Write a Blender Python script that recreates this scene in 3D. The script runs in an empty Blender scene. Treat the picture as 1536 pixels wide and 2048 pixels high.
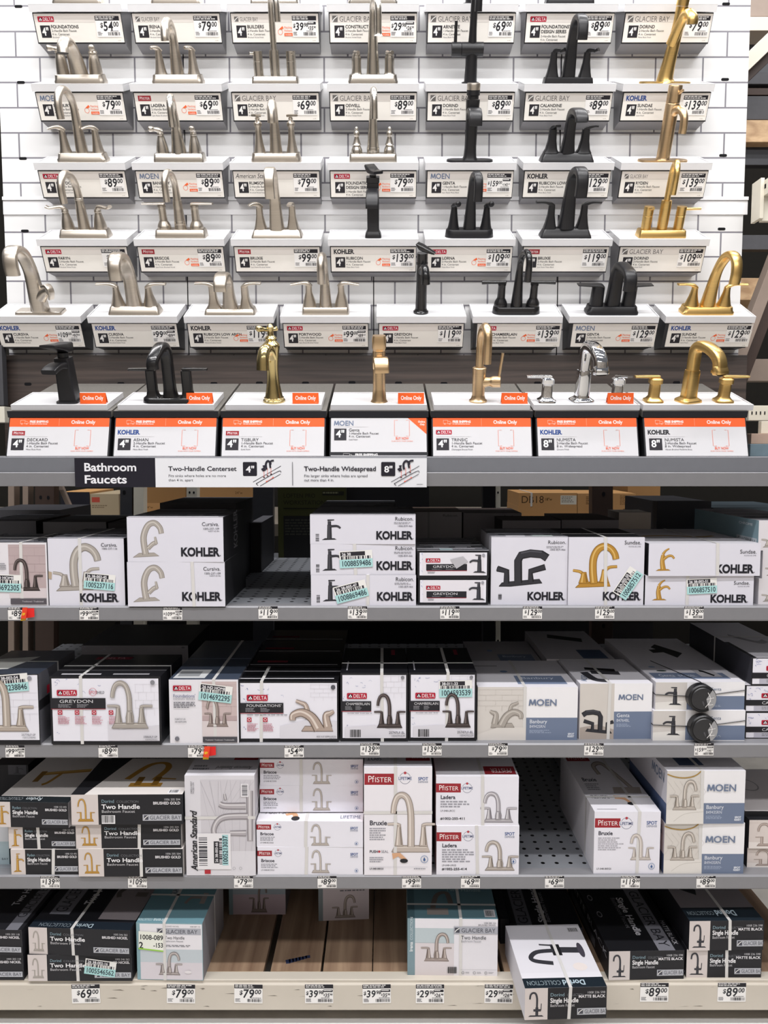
import bpy, math, random
from mathutils import Vector, Matrix
random.seed(11)
R = math.radians
# ------------------------------------------------------------------ camera model (image 1536 x 2048)
F = 1538.0; TH = R(4.5); ZC = 1.58
CT, ST = math.cos(TH), math.sin(TH)
def ray(px, py):
    xr = (px - 768.0) / F; yu = (1024.0 - py) / F
    return xr, CT + yu * ST, -ST + yu * CT
def at(px, py, Y):                       # point seen at a pixel on the vertical plane Y
    x, y, z = ray(px, py); t = Y / y
    return Vector((x * t, Y, ZC + z * t))
def on(px, py, Z):                       # point seen at a pixel on the level plane Z
    x, y, z = ray(px, py); t = (Z - ZC) / z
    return Vector((x * t, y * t, Z))
S = bpy.context.scene; COL = S.collection
cam = bpy.data.cameras.new('camera'); cob = bpy.data.objects.new('camera', cam); COL.objects.link(cob)
cam.sensor_fit = 'VERTICAL'; cam.sensor_height = 36; cam.lens = F / 2048 * 36
cob.location = (0, 0, ZC); cob.rotation_euler = (R(90) - TH, 0, 0); cam.clip_start = .05
S.camera = cob
S.view_settings.view_transform = 'Standard'; S.view_settings.look = 'None'
S.view_settings.gamma = 1; S.view_settings.use_curve_mapping = False
S.view_settings.exposure = -0.1
# ------------------------------------------------------------------ world, lamps and added fills
w = bpy.data.worlds.new('store'); S.world = w; w.use_nodes = True
nt = w.node_tree; bg = nt.nodes['Background']
tc = nt.nodes.new('ShaderNodeTexCoord'); sx = nt.nodes.new('ShaderNodeSeparateXYZ'); cr = nt.nodes.new('ShaderNodeValToRGB')
mp = nt.nodes.new('ShaderNodeMapRange'); mp.inputs[1].default_value = -1; mp.inputs[2].default_value = 1
nt.links.new(tc.outputs['Generated'], sx.inputs[0]); nt.links.new(sx.outputs['Z'], mp.inputs[0]); nt.links.new(mp.outputs[0], cr.inputs[0])
nt.links.new(cr.outputs[0], bg.inputs[0])
e = cr.color_ramp.elements; e[0].position = 0; e[0].color = (.34, .32, .30, 1); e[1].position = 1; e[1].color = (.9, .92, 1, 1)
q = e.new(.47); q.color = (.20, .19, .18, 1); q = e.new(.60); q.color = (.42, .42, .44, 1)
bg.inputs[1].default_value = .30
def area(name, loc, size, energy, col=(1, .985, .985), rot=(0, 0, 0)):
    l = bpy.data.lights.new(name, 'AREA'); l.shape = 'RECTANGLE'; l.size, l.size_y = size; l.energy = energy; l.color = col
    o = bpy.data.objects.new(name, l); COL.objects.link(o); o.location = loc; o.rotation_euler = rot; return o
area('aisle_lamp', (0, .62, 4.9), (6.0, .14), 215)                    # fluorescent row above the aisle
area('opposite_fill', (0, -1.2, 5.2), (7.0, .3), 140, rot=(R(25), 0, 0))     # added frontal fill for the signs and carton fronts
area('far_fill', (0, -9, 5.2), (14.0, .8), 650, rot=(R(70), 0, 0))          # added low fill for signs and tiles, passing over the unseen block
area('rear_fill', (0, 2.75, 4.7), (6.0, .16), 130)                     # added fill to brighten the brown cartons behind the rack
area('display_lamp', (0, 1.75, 3.95), (2.6, .10), 9, (1, .99, .97), rot=(R(25), 0, 0))   # lamp strip over the tiled display
# ------------------------------------------------------------------ materials
MATS = {}
def lin(c): return c / 12.92 if c <= .04045 else ((c + .055) / 1.055) ** 2.4
def hexc(h):
    h = h.lstrip('#'); return tuple(lin(int(h[i:i + 2], 16) / 255) for i in (0, 2, 4)) + (1,)
def mat(name, col, rough=.5, metal=0, spec=.5, var=.06, scale=(40, 40, 40), bump=0, aniso=0, coat=0):
    if name in MATS: return MATS[name]
    m = bpy.data.materials.new(name); m.use_nodes = True; t = m.node_tree; b = t.nodes['Principled BSDF']
    c = hexc(col) if isinstance(col, str) else tuple(col) + (1,)
    b.inputs['Base Color'].default_value = c; b.inputs['Roughness'].default_value = rough
    b.inputs['Metallic'].default_value = metal; b.inputs['Specular IOR Level'].default_value = spec
    if coat: b.inputs['Coat Weight'].default_value = coat; b.inputs['Coat Roughness'].default_value = .12
    if aniso: b.inputs['Anisotropic'].default_value = aniso
    if var:
        k = t.nodes.new('ShaderNodeTexCoord'); mpn = t.nodes.new('ShaderNodeMapping'); n = t.nodes.new('ShaderNodeTexNoise')
        mpn.inputs['Scale'].default_value = scale; n.inputs['Scale'].default_value = 1; n.inputs['Detail'].default_value = 3
        mx = t.nodes.new('ShaderNodeMix'); mx.data_type = 'RGBA'
        mx.inputs[6].default_value = tuple(x * (1 - var) for x in c[:3]) + (1,); mx.inputs[7].default_value = tuple(min(1, x * (1 + var)) for x in c[:3]) + (1,)
        t.links.new(k.outputs['Object'], mpn.inputs[0]); t.links.new(mpn.outputs[0], n.inputs['Vector'])
        t.links.new(n.outputs['Fac'], mx.inputs[0]); t.links.new(mx.outputs[2], b.inputs['Base Color'])
        if bump:
            bp = t.nodes.new('ShaderNodeBump'); bp.inputs['Strength'].default_value = bump; bp.inputs['Distance'].default_value = .001
            t.links.new(n.outputs['Fac'], bp.inputs['Height']); t.links.new(bp.outputs[0], b.inputs['Normal'])
    MATS[name] = m; return m
def P(h):                                # printed ink or card of one colour
    return mat('print_' + h.lstrip('#'), h, .55, 0, .3, .02, (25, 25, 25))
def gloss(h): return mat('film_' + h.lstrip('#'), h, .22, 0, .5, .05, (30, 30, 30))
NICKEL = mat('brushed_nickel', (.60, .545, .475), .33, 1, var=.10, scale=(30, 30, 500))
STEEL = mat('stainless_nickel', (.64, .60, .54), .27, 1, var=.08, scale=(30, 30, 500))
BLACK = mat('matte_black', (.010, .010, .012), .36, 0, .45, .1)
BRONZE = mat('oil_black', (.010, .010, .011), .2, 0, .6, .1)
GOLD = mat('brushed_gold', (.78, .53, .20), .32, 1, var=.10, scale=(30, 30, 400))
BRASS = mat('polished_brass', (.62, .50, .24), .18, 1, var=.08)
CHAMP = mat('champagne_bronze', (.68, .49, .29), .32, 1, var=.08, scale=(30, 30, 400))
CHROME = mat('chrome', (.82, .83, .85), .05, 1, var=0)
WHITE = mat('white_tray', '#e0e0e2', .35, 0, .4, .02)
# ------------------------------------------------------------------ mesh helpers
class MB:
    def __init__(s): s.v = []; s.f = []; s.m = []; s.mats = []; s.sm = []
    def slot(s, m):
        if m not in s.mats: s.mats.append(m)
        return s.mats.index(m)
    def add(s, v, f, m, smooth=False):
        o = len(s.v); k = s.slot(m); s.v.extend([tuple(p) for p in v])
        for q in f: s.f.append([o + i for i in q]); s.m.append(k); s.sm.append(smooth)
    def box(s, x0, x1, y0, y1, z0, z1, m, M=None):
        v = [Vector((x, y, z)) for x in (x0, x1) for y in (y0, y1) for z in (z0, z1)]
        if M is not None: v = [M @ p for p in v]
        s.add(v, [(0, 1, 3, 2), (4, 6, 7, 5), (0, 4, 5, 1), (2, 3, 7, 6), (0, 2, 6, 4), (1, 5, 7, 3)], m)
    def prism(s, prof, x0, x1, m, M=None):          # profile of (y, z), extruded along x
        n = len(prof); v = [Vector((x0, y, z)) for y, z in prof] + [Vector((x1, y, z)) for y, z in prof]
        if M is not None: v = [M @ p for p in v]
        s.add(v, [tuple(range(n - 1, -1, -1)), tuple(range(n, 2 * n))] + [(i, (i + 1) % n, n + (i + 1) % n, n + i) for i in range(n)], m)
    def rings(s, rs, m, cap0=True, cap1=True, mcap=None):
        n = len(rs[0]); o = []
        for r in rs: o.extend(r)
        f = [(i * n + j, i * n + (j + 1) % n, (i + 1) * n + (j + 1) % n, (i + 1) * n + j) for i in range(len(rs) - 1) for j in range(n)]
        s.add(o, f, m, True)
        if cap0: s.add(rs[0], [tuple(range(n - 1, -1, -1))], m)
        if cap1: s.add(rs[-1], [tuple(range(n))], mcap or m)
    def build(s, name, parent=None, bevel=0, seg=2, loc=None, rot=None, angle=40):
        me = bpy.data.meshes.new(name); me.from_pydata(s.v, [], s.f)
        for k in s.mats: me.materials.append(k)
        me.polygons.foreach_set('material_index', s.m); me.polygons.foreach_set('use_smooth', s.sm)
        if any(s.sm): me.set_sharp_from_angle(angle=R(angle))
        me.update()
        o = bpy.data.objects.new(name, me); COL.objects.link(o)
        if parent: o.parent = parent
        if loc is not None: o.location = loc
        if rot is not None: o.rotation_euler = rot
        if bevel:
            b = o.modifiers.new('bevel', 'BEVEL'); b.width = bevel; b.segments = seg; b.limit_method = 'ANGLE'; b.angle_limit = R(50)
        return o
def tag(o, label, cat, group=None, kind=None):
    o['label'] = label; o['category'] = cat
    if group: o['group'] = group
    if kind: o['kind'] = kind
    return o
def empty(name, loc, rot=(0, 0, 0)):
    o = bpy.data.objects.new(name, None); COL.objects.link(o); o.location = loc; o.rotation_euler = rot; o.empty_display_size = .05; return o
def struct(o): o['kind'] = 'structure'; return o
def cat_rom(pts, k=6):                    # smooth interpolation of tuples
    n = len(pts); out = []
    for i in range(n - 1):
        p0 = pts[max(i - 1, 0)]; p1 = pts[i]; p2 = pts[i + 1]; p3 = pts[min(i + 2, n - 1)]
        for j in range(k):
            t = j / k
            out.append(tuple(.5 * (2 * b + (c - a) * t + (2 * a - 5 * b + 4 * c - d) * t * t + (3 * b - a - 3 * c + d) * t ** 3) for a, b, c, d in zip(p0, p1, p2, p3)))
    out.append(tuple(pts[-1])); return out
def sup(a, b, n, k=24):                   # superellipse outline
    o = []
    for i in range(k):
        t = 2 * math.pi * i / k; c, s_ = math.cos(t), math.sin(t)
        o.append((a * math.copysign(abs(c) ** (2 / n), c), b * math.copysign(abs(s_) ** (2 / n), s_)))
    return o
def rrect(a, b, r, k=5):                  # rounded rectangle outline
    o = []; r = min(r, a, b)
    for cx, cy, s0 in ((a - r, b - r, 0), (r - a, b - r, 90), (r - a, r - b, 180), (a - r, r - b, 270)):
        for i in range(k + 1):
            t = R(s0 + 90 * i / k); o.append((cx + r * math.cos(t), cy + r * math.sin(t)))
    return o
# ------------------------------------------------------------------ lettering: each glyph of the built-in font once, then laid out by hand
GL = {}
_cu = bpy.data.curves.new('glyph', 'FONT'); _ob = bpy.data.objects.new('glyph', _cu); COL.objects.link(_ob)
_cu.resolution_u = 3; _cu.size = 1
def _mesh(t, off):
    _cu.body = t; _cu.offset = off; dg = bpy.context.evaluated_depsgraph_get(); dg.update(); ev = _ob.evaluated_get(dg)
    me = ev.to_mesh(); v = [(p.co.x, p.co.y) for p in me.vertices]; f = [tuple(p.vertices) for p in me.polygons]; ev.to_mesh_clear(); return v, f
def _wid(t): v, _ = _mesh(t, 0); return max(p[0] for p in v) - min(p[0] for p in v)
_v, _f = _mesh('H', 0); CAP = max(p[1] for p in _v) - min(p[1] for p in _v)
_hh = _wid('HH')
for ch in "ABCDEFGHIJKLMNOPQRSTUVWXYZabcdefghijklmnopqrstuvwxyz0123456789$.,-#'\"/+":
    adv = _wid('H' + ch + 'H') - _hh
    for b, off in ((0, 0), (1, .022), (2, .045)):
        if ch in 'MNmWw' and off: off = .017 if b == 1 else .026
        v, f = _mesh(ch, off); GL[ch, b] = ([(x / CAP, y / CAP) for x, y in v], f, adv / CAP)
bpy.data.objects.remove(_ob); bpy.data.curves.remove(_cu)
class Pr:                                 # flat printing on a face; doc units, y down
    STEP = 4e-5
    def __init__(s, mb, O, U, V, N, doc, W, H):
        s.mb = mb; s.O = Vector(O); s.U = Vector(U); s.V = Vector(V); s.N = Vector(N); s.d = doc; s.kx = W / (doc[2] - doc[0]); s.ky = H / (doc[3] - doc[1]); s.l = 1
    def pt(s, x, y): return s.O + s.U * ((x - s.d[0]) * s.kx) + s.V * ((y - s.d[1]) * s.ky) + s.N * (s.l * s.STEP)
    def poly(s, p, c, cont=False):
        if not cont: s.l += 1
        a = sum(p[i][0] * p[(i + 1) % len(p)][1] - p[(i + 1) % len(p)][0] * p[i][1] for i in range(len(p)))
        if a > 0: p = p[::-1]
        s.mb.add([s.pt(*q) for q in p], [tuple(range(len(p)))], P(c))
    def rect(s, x0, y0, x1, y1, c, cont=False):
        d = s.d; x0 = max(d[0], x0); x1 = min(d[2], x1); y0 = max(d[1], y0); y1 = min(d[3], y1)
        if x1 > x0 and y1 > y0: s.poly([(x0, y0), (x1, y0), (x1, y1), (x0, y1)], c, cont)
    def text(s, t, x, y, h, c, w=None, al='l', b=0, k=1, sh=0, rot=0, sp=0):
        s.l += 1
        L = sum(GL.get((ch, b), (0, 0, .42))[2] + sp for ch in t) - sp
        if w: k = w / (L * h)
        if al == 'r': ox = -L * h * k
        elif al == 'c': ox = -L * h * k / 2
        else: ox = 0
        cr_, sr = math.cos(R(rot)), math.sin(R(rot)); m = P(c); u = 0
        for ch in t:
            g = GL.get((ch, b))
            if g is None: u += .42 + sp; continue
            v = []
            for gx, gy in g[0]:
                a = ox + (u + gx + sh * gy) * h * k; d = -gy * h
                v.append(s.pt(x + a * cr_ - d * sr, y + a * sr + d * cr_))
            s.mb.add(v, g[1], m); u += g[2] + sp
    def disc(s, x, y, r, c, n=20, ry=None):
        ry = ry or r; s.poly([(x + r * math.cos(2 * math.pi * i / n), y + ry * math.sin(2 * math.pi * i / n)) for i in range(n)], c)
    def stroke(s, pts, w0, c, w1=None, smooth=True, close=False):
        s.l += 1
        if smooth and len(pts) > 2: pts = cat_rom(pts, 5)
        w1 = w0 if w1 is None else w1; n = len(pts); Lp = []; Rp = []
        for i, p in enumerate(pts):
            a = pts[max(i - 1, 0)]; b = pts[min(i + 1, n - 1)]; dx, dy = b[0] - a[0], b[1] - a[1]; q = math.hypot(dx, dy) or 1
            w = (w0 + (w1 - w0) * i / (n - 1)) / 2; Lp.append((p[0] - dy / q * w, p[1] + dx / q * w)); Rp.append((p[0] + dy / q * w, p[1] - dx / q * w))
        v = [s.pt(*q) for q in Lp + Rp]; s.mb.add(v, [(i, i + 1, n + i + 1, n + i) for i in range(n - 1)], P(c))
    def ring(s, x, y, r, w, c, n=24): s.stroke([(x + r * math.cos(2 * math.pi * i / n), y + r * math.sin(2 * math.pi * i / n)) for i in range(n + 1)], w, c, smooth=False)
    def bars(s, x0, y0, x1, y1, c='#222222', hor=False):
        s.l += 1; p, q = (y0, y1) if hor else (x0, x1); u = (q - p) / 46
        while p < q - 1e-6:
            g = random.choice((1, 1, 2, 3)) * u; e_ = min(p + g, q)
            if hor: s.rect(x0, p, x1, e_, c, True)
            else: s.rect(p, y0, e_, y1, c, True)
            p += g + random.choice((1, 1, 2)) * u
    def fine(s, x0, y0, x1, y1, n, c='#8a8a90'):    # print too small to read
        s.l += 1; dy = (y1 - y0) / n
        for i in range(n):
            x = x0; e_ = x1 - (x1 - x0) * random.uniform(0, .35)
            while x < e_:
                k = random.uniform(.05, .16) * (x1 - x0); s.rect(x, y0 + dy * i, min(x + k, e_), y0 + dy * (i + .55), c, True); x += k * 1.25
# ------------------------------------------------------------------ trade marks as printed
RED = '#9c2a33'; DRED = '#b3223a'; NAVY = '#2b4a8c'; MBLUE = '#717e97'; INK = '#26262c'; ORG = '#f26a38'
def moenmark(p, x, y, h, w, c, rot=0):      # its M is drawn by hand, the rest set in type
    m = w * .27; t = m * .2; ca, sa = math.cos(R(rot)), math.sin(R(rot)); q = lambda a, d: (x + a * ca + d * sa, y + a * sa - d * ca)
    for pg in ([(0, 0), (t, 0), (t * 1.5, h), (t * .5, h)], [(m, 0), (m - t, 0), (m - t * 1.5, h), (m - t * .5, h)], [(t * .5, h), (t * 1.6, h), (m * .5 + t * .5, h * .12), (m * .5 - t * .5, h * .12)], [(m - t * .5, h), (m - t * 1.6, h), (m * .5 - t * .5, h * .12), (m * .5 + t * .5, h * .12)]): p.poly([q(a, d) for a, d in pg], c)
    p.text('OEN', *q(m - w * .005, 0), h, c, w=w * .73, b=1, rot=rot)
def logo(p, br, x, y, h, c=None, wide=0):
    if br == 'pf':
        p.rect(x, y, x + h * 2.75, y + h, RED); p.text('Pf', x + h * .3, y + h * .76, h * .56, '#f3ecec', k=.9); p.text('ISTER', x + h * .92, y + h * .76, h * .44, '#f3ecec', w=h * 1.56)
    elif br == 'de':
        p.poly([(x + a * h * 3.5, y + b * h) for a, b in ((.03, 0), (.97, 0), (1, .12), (1, .88), (.97, 1), (.03, 1), (0, .88), (0, .12))], DRED)
        p.disc(x + h * .62, y + h * .52, h * .36, '#202024'); p.poly([(x + h * .62, y + h * .2), (x + h * .95, y + h * .74), (x + h * .29, y + h * .74)], '#f4f2f4')
        p.poly([(x + h * .62, y + h * .42), (x + h * .76, y + h * .64), (x + h * .48, y + h * .64)], '#202024')
        p.text('DELTA', x + h * 1.12, y + h * .8, h * .6, '#f4f2f4', w=h * 2.2)
    elif br == 'mo':
        moenmark(p, x, y + h * .95, h * .92, h * 3.9, c or MBLUE)
    elif br == 'ko':
        p.text('KOHLER', x, y + h * .95, h * .92, c or INK, w=h * 4.6, b=2); p.disc(x + h * 4.72, y + h * .9, h * .07, c or INK, 8)
    elif br == 'as':
        p.text('American Standard', x, y + h * .85, h * .75, INK, w=h * 7.2, b=0, sh=.28)
    elif br == 'gb':
        g = c or '#6e6a68'
        p.poly([(x, y), (x + h, y), (x + h, y + h), (x, y + h)], g); p.stroke([(x + h * .06, y + h * .92), (x + h * .3, y + h * .55), (x + h * .94, y + h * .1)], h * .16, '#f0efec')
        p.text('GLACIER BAY', x + h * 1.3, y + h * .92, h * .82, g, w=(wide or h * 6))
def price(p, x, y, h, s, c=INK):           # big price with raised cents
    d, ct = s.split('.')
    p.text('$', x, y - h * .36, h * .5, c, b=1, sh=.1); wd = h * (.66 * len(d) - (.2 if '1' in d else 0))
    p.text(d, x + h * .38, y, h, c, w=wd, b=1, sh=.12, sp=.05); p.text(ct, x + h * .46 + wd, y - h * .46, h * .52, c, w=h * .72, b=1, sh=.12)
# ================================================================== THE SETTING
def tile_material():
    m = bpy.data.materials.new('subway_tile'); m.use_nodes = True; t = m.node_tree; b = t.nodes['Principled BSDF']
    k = t.nodes.new('ShaderNodeTexCoord'); mpn = t.nodes.new('ShaderNodeMapping'); sp = t.nodes.new('ShaderNodeSeparateXYZ'); cb = t.nodes.new('ShaderNodeCombineXYZ')
    br = t.nodes.new('ShaderNodeTexBrick'); t.links.new(k.outputs['Object'], sp.inputs[0]); t.links.new(sp.outputs[0], cb.inputs[0]); t.links.new(sp.outputs[2], cb.inputs[1])
    t.links.new(cb.outputs[0], mpn.inputs[0]); t.links.new(mpn.outputs[0], br.inputs['Vector'])
    br.inputs['Scale'].default_value = 1; br.inputs['Brick Width'].default_value = .1524; br.inputs['Row Height'].default_value = TILE_H
    br.inputs['Mortar Size'].default_value = .0029; br.inputs['Mortar Smooth'].default_value = .25; br.offset = .5
    br.inputs['Color1'].default_value = hexc('#d6d6d6'); br.inputs['Color2'].default_value = hexc('#d2d2d2'); br.inputs['Mortar'].default_value = hexc('#74727a')
    t.links.new(br.outputs['Color'], b.inputs['Base Color']); b.inputs['Roughness'].default_value = .38; b.inputs['Specular IOR Level'].default_value = .35
    bp = t.nodes.new('ShaderNodeBump'); bp.inputs['Strength'].default_value = .5; bp.inputs['Distance'].default_value = .002; bp.invert = True
    t.links.new(br.outputs['Fac'], bp.inputs['Height']); t.links.new(bp.outputs[0], b.inputs['Normal'])
    return m, mpn
YW = 2.58; PITCH = .3036; XC = -.034
TILE_H = (at(745, 12, YW).z - at(745, 316, YW).z) / 6
TM, tmap = tile_material()
XL, XR = at(3, 300, YW).x, at(1491, 300, YW).x
ZT = 3.14; ZDECK = at(768, 914, 2.0).z
b = MB(); b.box(XL, XR, YW, YW + .02, ZDECK + .01, ZT, TM); wall = struct(b.build('wall_back'))
tmap.inputs['Location'].default_value = (-at(1027, 137, YW).x + .1524 * 20, -at(745, 316, YW).z + TILE_H * 40, 0)
DARK = mat('dark_void', '#0d0d11', .8, 0, .2, .15); CHAR = mat('charcoal_steel', '#34353a', .45, 0, .4, .12)
DGREY = mat('console_laminate', '#77746f', .5, 0, .4, .22, (140, 140, 140)); CONS = mat('console_black', '#232428', .4, 0, .4, .08)
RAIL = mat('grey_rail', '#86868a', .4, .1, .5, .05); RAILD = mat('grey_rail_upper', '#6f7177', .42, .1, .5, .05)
CREAM = mat('cream_steel', '#cdc5b8', .45, 0, .4, .06, (9, 9, 9)); TAUPE = mat('taupe_steel', '#8a7b70', .45, .1, .4, .08)
IVORY = mat('ivory_steel', '#d8d3c4', .45, 0, .4, .04)
b = MB()
for px in (370, 747, 1120): x = at(px, 300, YW).x; b.box(x - .0016, x + .0016, YW - .0006, YW, ZDECK + .2, ZT, DARK)
o = b.build('panel_seam', wall)
za, zb = at(745, 395, YW).z, at(745, 430, YW).z
b = MB(); b.box(XL, XR + .012, YW - .005, YW, zb, za - .012, WHITE); b.box(XL, XR + .012, YW - .010, YW, za - .011, za, WHITE)
struct(b.build('trim_1', bevel=.001))
def slot(px, py, Y, name='wall_slot'):
    c = at(px, py, Y); b = MB(); r = rrect(.0125, .0042, .0042)
    b.rings([[(c.x + x, Y - .0004, c.z + z) for x, z in r], [(c.x + x, Y - .0012, c.z + z) for x, z in r]], DARK)
    return b.build(name, wall)
for px, py in ((37, 13), (42, 165), (46, 317), (50, 462), (1452, 8), (1450, 159), (1446, 311), (1443, 458)): slot(px, py, YW)
# wood-look panel behind the consoles
def wood_mat(name, c0, c1, sc, rough=.5):
    m = bpy.data.materials.new(name); m.use_nodes = True; t = m.node_tree; bs = t.nodes['Principled BSDF']
    k = t.nodes.new('ShaderNodeTexCoord'); mpn = t.nodes.new('ShaderNodeMapping'); n = t.nodes.new('ShaderNodeTexNoise'); r = t.nodes.new('ShaderNodeValToRGB')
    mpn.inputs['Scale'].default_value = sc; n.inputs['Scale'].default_value = 1; n.inputs['Detail'].default_value = 6; n.inputs['Distortion'].default_value = .4
    oi = t.nodes.new('ShaderNodeObjectInfo'); ad = t.nodes.new('ShaderNodeVectorMath'); ml = t.nodes.new('ShaderNodeMath'); ml.operation = 'MULTIPLY'; ml.inputs[1].default_value = 40
    t.links.new(oi.outputs['Random'], ml.inputs[0]); t.links.new(k.outputs['Object'], ad.inputs[0]); t.links.new(ml.outputs[0], ad.inputs[1]); t.links.new(ad.outputs[0], mpn.inputs[0])
    t.links.new(mpn.outputs[0], n.inputs['Vector']); t.links.new(n.outputs['Fac'], r.inputs[0])
    r.color_ramp.elements[0].color = hexc(c0); r.color_ramp.elements[0].position = .3; r.color_ramp.elements[1].color = hexc(c1); r.color_ramp.elements[1].position = .7
    t.links.new(r.outputs[0], bs.inputs['Base Color']); bs.inputs['Roughness'].default_value = rough; return m
WALNUT = wood_mat('dark_walnut', '#261f1d', '#4e423c', (2.2, 30, 60))
PINE = wood_mat('pine_board', '#7d6350', '#a98f76', (30, 1.6, 30)); PINEE = wood_mat('pine_end', '#a5835f', '#cbab84', (18, 30, 40))
YP = 2.556; zt = at(745, 710, YP).z
b = MB(); b.box(at(5, 740, YP).x, at(1494, 740, YP).x, YP, YP + .016, ZDECK + .01, zt, WALNUT)
wp = tag(b.build('wood_panel', bevel=.001), 'dark wood-grain panel running behind the row of online-only consoles', 'panel')
for px, py in ((56, 768), (149, 767), (242, 767), (428, 767), (519, 766), (611, 766), (704, 765), (797, 766), (888, 767), (981, 767), (1353, 765), (1075, 766)):
    c = at(px, py, YP); b = MB(); r = rrect(.0115, .0046, .0046)
    b.rings([[(c.x + x, YP - .0003, c.z + z) for x, z in r], [(c.x + x, YP - .0012, c.z + z) for x, z in r]], DARK); b.build('slot', wp)
# ================================================================== PEDESTALS on the tiled wall
TILT = R(28); HX = .135
ROWZ = [at(745, y, YW - .1045).z for y in (24.5, 183.5, 340, 491.5, 645)]
HOUS = mat('pedestal_grey', '#858487', .5, 0, .3, .04); SIGNC = '#efebe4'
TILTM = Matrix.Rotation(TILT, 4, 'X')
def sign_print(mb, spec, w, h, O, U, V, N):
    br, big, title, sub, fin, pr, match, alt, bc = spec
    p = Pr(mb, O, U, V, N, (0, 0, 176, 49), w, h)
    p.rect(0, 0, 176, 15, '#e2dcd6'); p.rect(7, 14.6, 122, 15, '#b9b4af')
    {'de': lambda: logo(p, 'de', 7, 4.6, 9.4), 'pf': lambda: logo(p, 'pf', 7, 4.4, 9.6), 'mo': lambda: logo(p, 'mo', 6, 4, 10.4),
     'ko': lambda: logo(p, 'ko', 5.5, 4.5, 9, bc), 'as': lambda: logo(p, 'as', 4, 3, 11.4),
     'gb': lambda: logo(p, 'gb', 6, 5, 8.6, wide=37), 'GB': lambda: logo(p, 'gb', 5, 3.4, 11, wide=70)}[br]()
    p.rect(9, 20, 29, 41, '#2a282d'); p.text(big, 18.5, 37, 13, '#f2f0ee', w=14, al='c', b=1)
    ls = title.split('|'); y = 24.8
    for t in ls: p.text(t, 31, y, 5.4, INK, b=1); y += 8.2 if len(ls) > 1 else 7
    p.text(sub + ' Bath Faucet', 31, y - 1, 3.9, INK, k=1.02); p.text('4 in. Centerset', 31, y + 5, 3.9, INK, k=1.02); p.text(fin, 31, y + 9.6, 2.5, '#55535a')
    if match:
        p.ring(98, 31, 4.6, .7, ORG); p.poly([(96, 26), (103, 21), (105, 25), (100, 27)], ORG)
        p.text('Matching', 106, 25, 3.5, ORG, w=16); p.text('Hardware', 106, 30.3, 3.5, ORG, w=16); p.rect(106, 33, 123, 38, ORG); p.text('Available', 114.5, 37, 2.6, '#f4efec', w=13, al='c')
    p.text('cbs 000', 163, 46.5, 1.4, '#8a8680')
def price_print(p, pr, alt):               # a 52 x 37 shelf label
    p.rect(0, 0, 52, 37, '#f3f1ef'); p.rect(0, 0, 52, 8, '#232127'); p.fine(1.5, 1, 50, 7.4, 2, '#e4e2e0')
    if alt:
        price(p, 1.5, 25, 13 if len(pr) < 6 else 10.5, pr); p.rect(34, 10, 51, 15, '#2c2a30'); p.fine(35, 10.8, 50, 14.5, 1, '#e8e6e4'); price(p, 34, 24.5, 6.6 if len(alt) < 6 else 5.4, alt)
    else: price(p, 9 if len(pr) < 6 else 4, 26, 16, pr)
    p.fine(2, 28, 12, 35, 3, '#55535a'); p.bars(24, 28.5, 50, 34.5, '#2c2a30'); p.fine(30, 26, 50, 28, 1, '#55535a')
def pedestal(row, X, spec, holds):
    z = ROWZ[row] - .0724; dark = row == 4
    e_ = empty('display_pedestal', (X, YW, z)); tag(e_, 'white-topped pedestal with sign under the ' + holds, 'display pedestal', 'faucet pedestals on the tiled wall')
    hm = CONS if dark else HOUS
    b = MB(); b.prism([(0, 0), (-.066, 0), (-.1045, .0724), (0, .128)], -HX, HX, hm); b.build('housing', e_, bevel=.001)
    T = Matrix.Translation((0, -.1045, .0724)) @ TILTM
    b = MB(); w = .1415; L = .119
    b.box(-w, w, -.009, L, .001, .019, WHITE, T)
    for q in ((-w, w, -.009, -.006), (-w, w, L - .003, L), (-w, -w + .003, -.006, L - .003), (w - .003, w, -.006, L - .003)): b.box(q[0], q[1], q[2], q[3], .019, .0225, WHITE, T)
    b.build('tray', e_, bevel=.0006)
    # sign, with the dark edge of its holder
    up = Vector((0, -math.sin(TILT), math.cos(TILT))); N = Vector((0, -math.cos(TILT), -math.sin(TILT))); h = .081
    O0 = Vector((0, -.066, 0))
    def quad(mb, x0, x1, s0, s1, n0, n1, m):
        v = [O0 + Vector((x, 0, 0)) + up * s_ + N * n for x in (x0, x1) for s_ in (s0, s1) for n in (n0, n1)]
        mb.add(v, [(0, 1, 3, 2), (4, 6, 7, 5), (0, 4, 5, 1), (2, 3, 7, 6), (0, 2, 6, 4), (1, 5, 7, 3)], m)
    b = MB(); quad(b, -.1362, .1362, -.001, .0815, .0005, .002, CONS); b.build('sign_holder', e_)
    dx = .008 if dark and X > .4 else 0
    b = MB(); quad(b, -.1332 + dx, .1345 + dx, .003, .0785, .0022, .0032, P(SIGNC))
    sign_print(b, spec, .2677, .0755, O0 + Vector((-.1332 + dx, 0, 0)) + up * .0785 + N * .0032, (1, 0, 0), -up, N)
    sg = b.build('sign_panel', e_)
    b = MB(); k = .2677 / 176; O = O0 + Vector((-.1332 + dx + 123 * k, 0, 0)) + up * (.0785 - 4 * k) + N * .0042
    p = Pr(b, O, (1, 0, 0), -up, N, (0, 0, 52, 37), 49 * k, 36 * k); price_print(p, spec[5], spec[7]); pl = b.build('price_label', sg)
    return e_
TRAYO = Vector((0, -.1045, .0724))
def tray_point(row, X, y=.040):
    T = Matrix.Translation((X, YW, ROWZ[row] - .0724)) @ Matrix.Translation(TRAYO) @ TILTM
    return T @ Vector((0, y, .0192)), (TILT, 0, 0)
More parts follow.
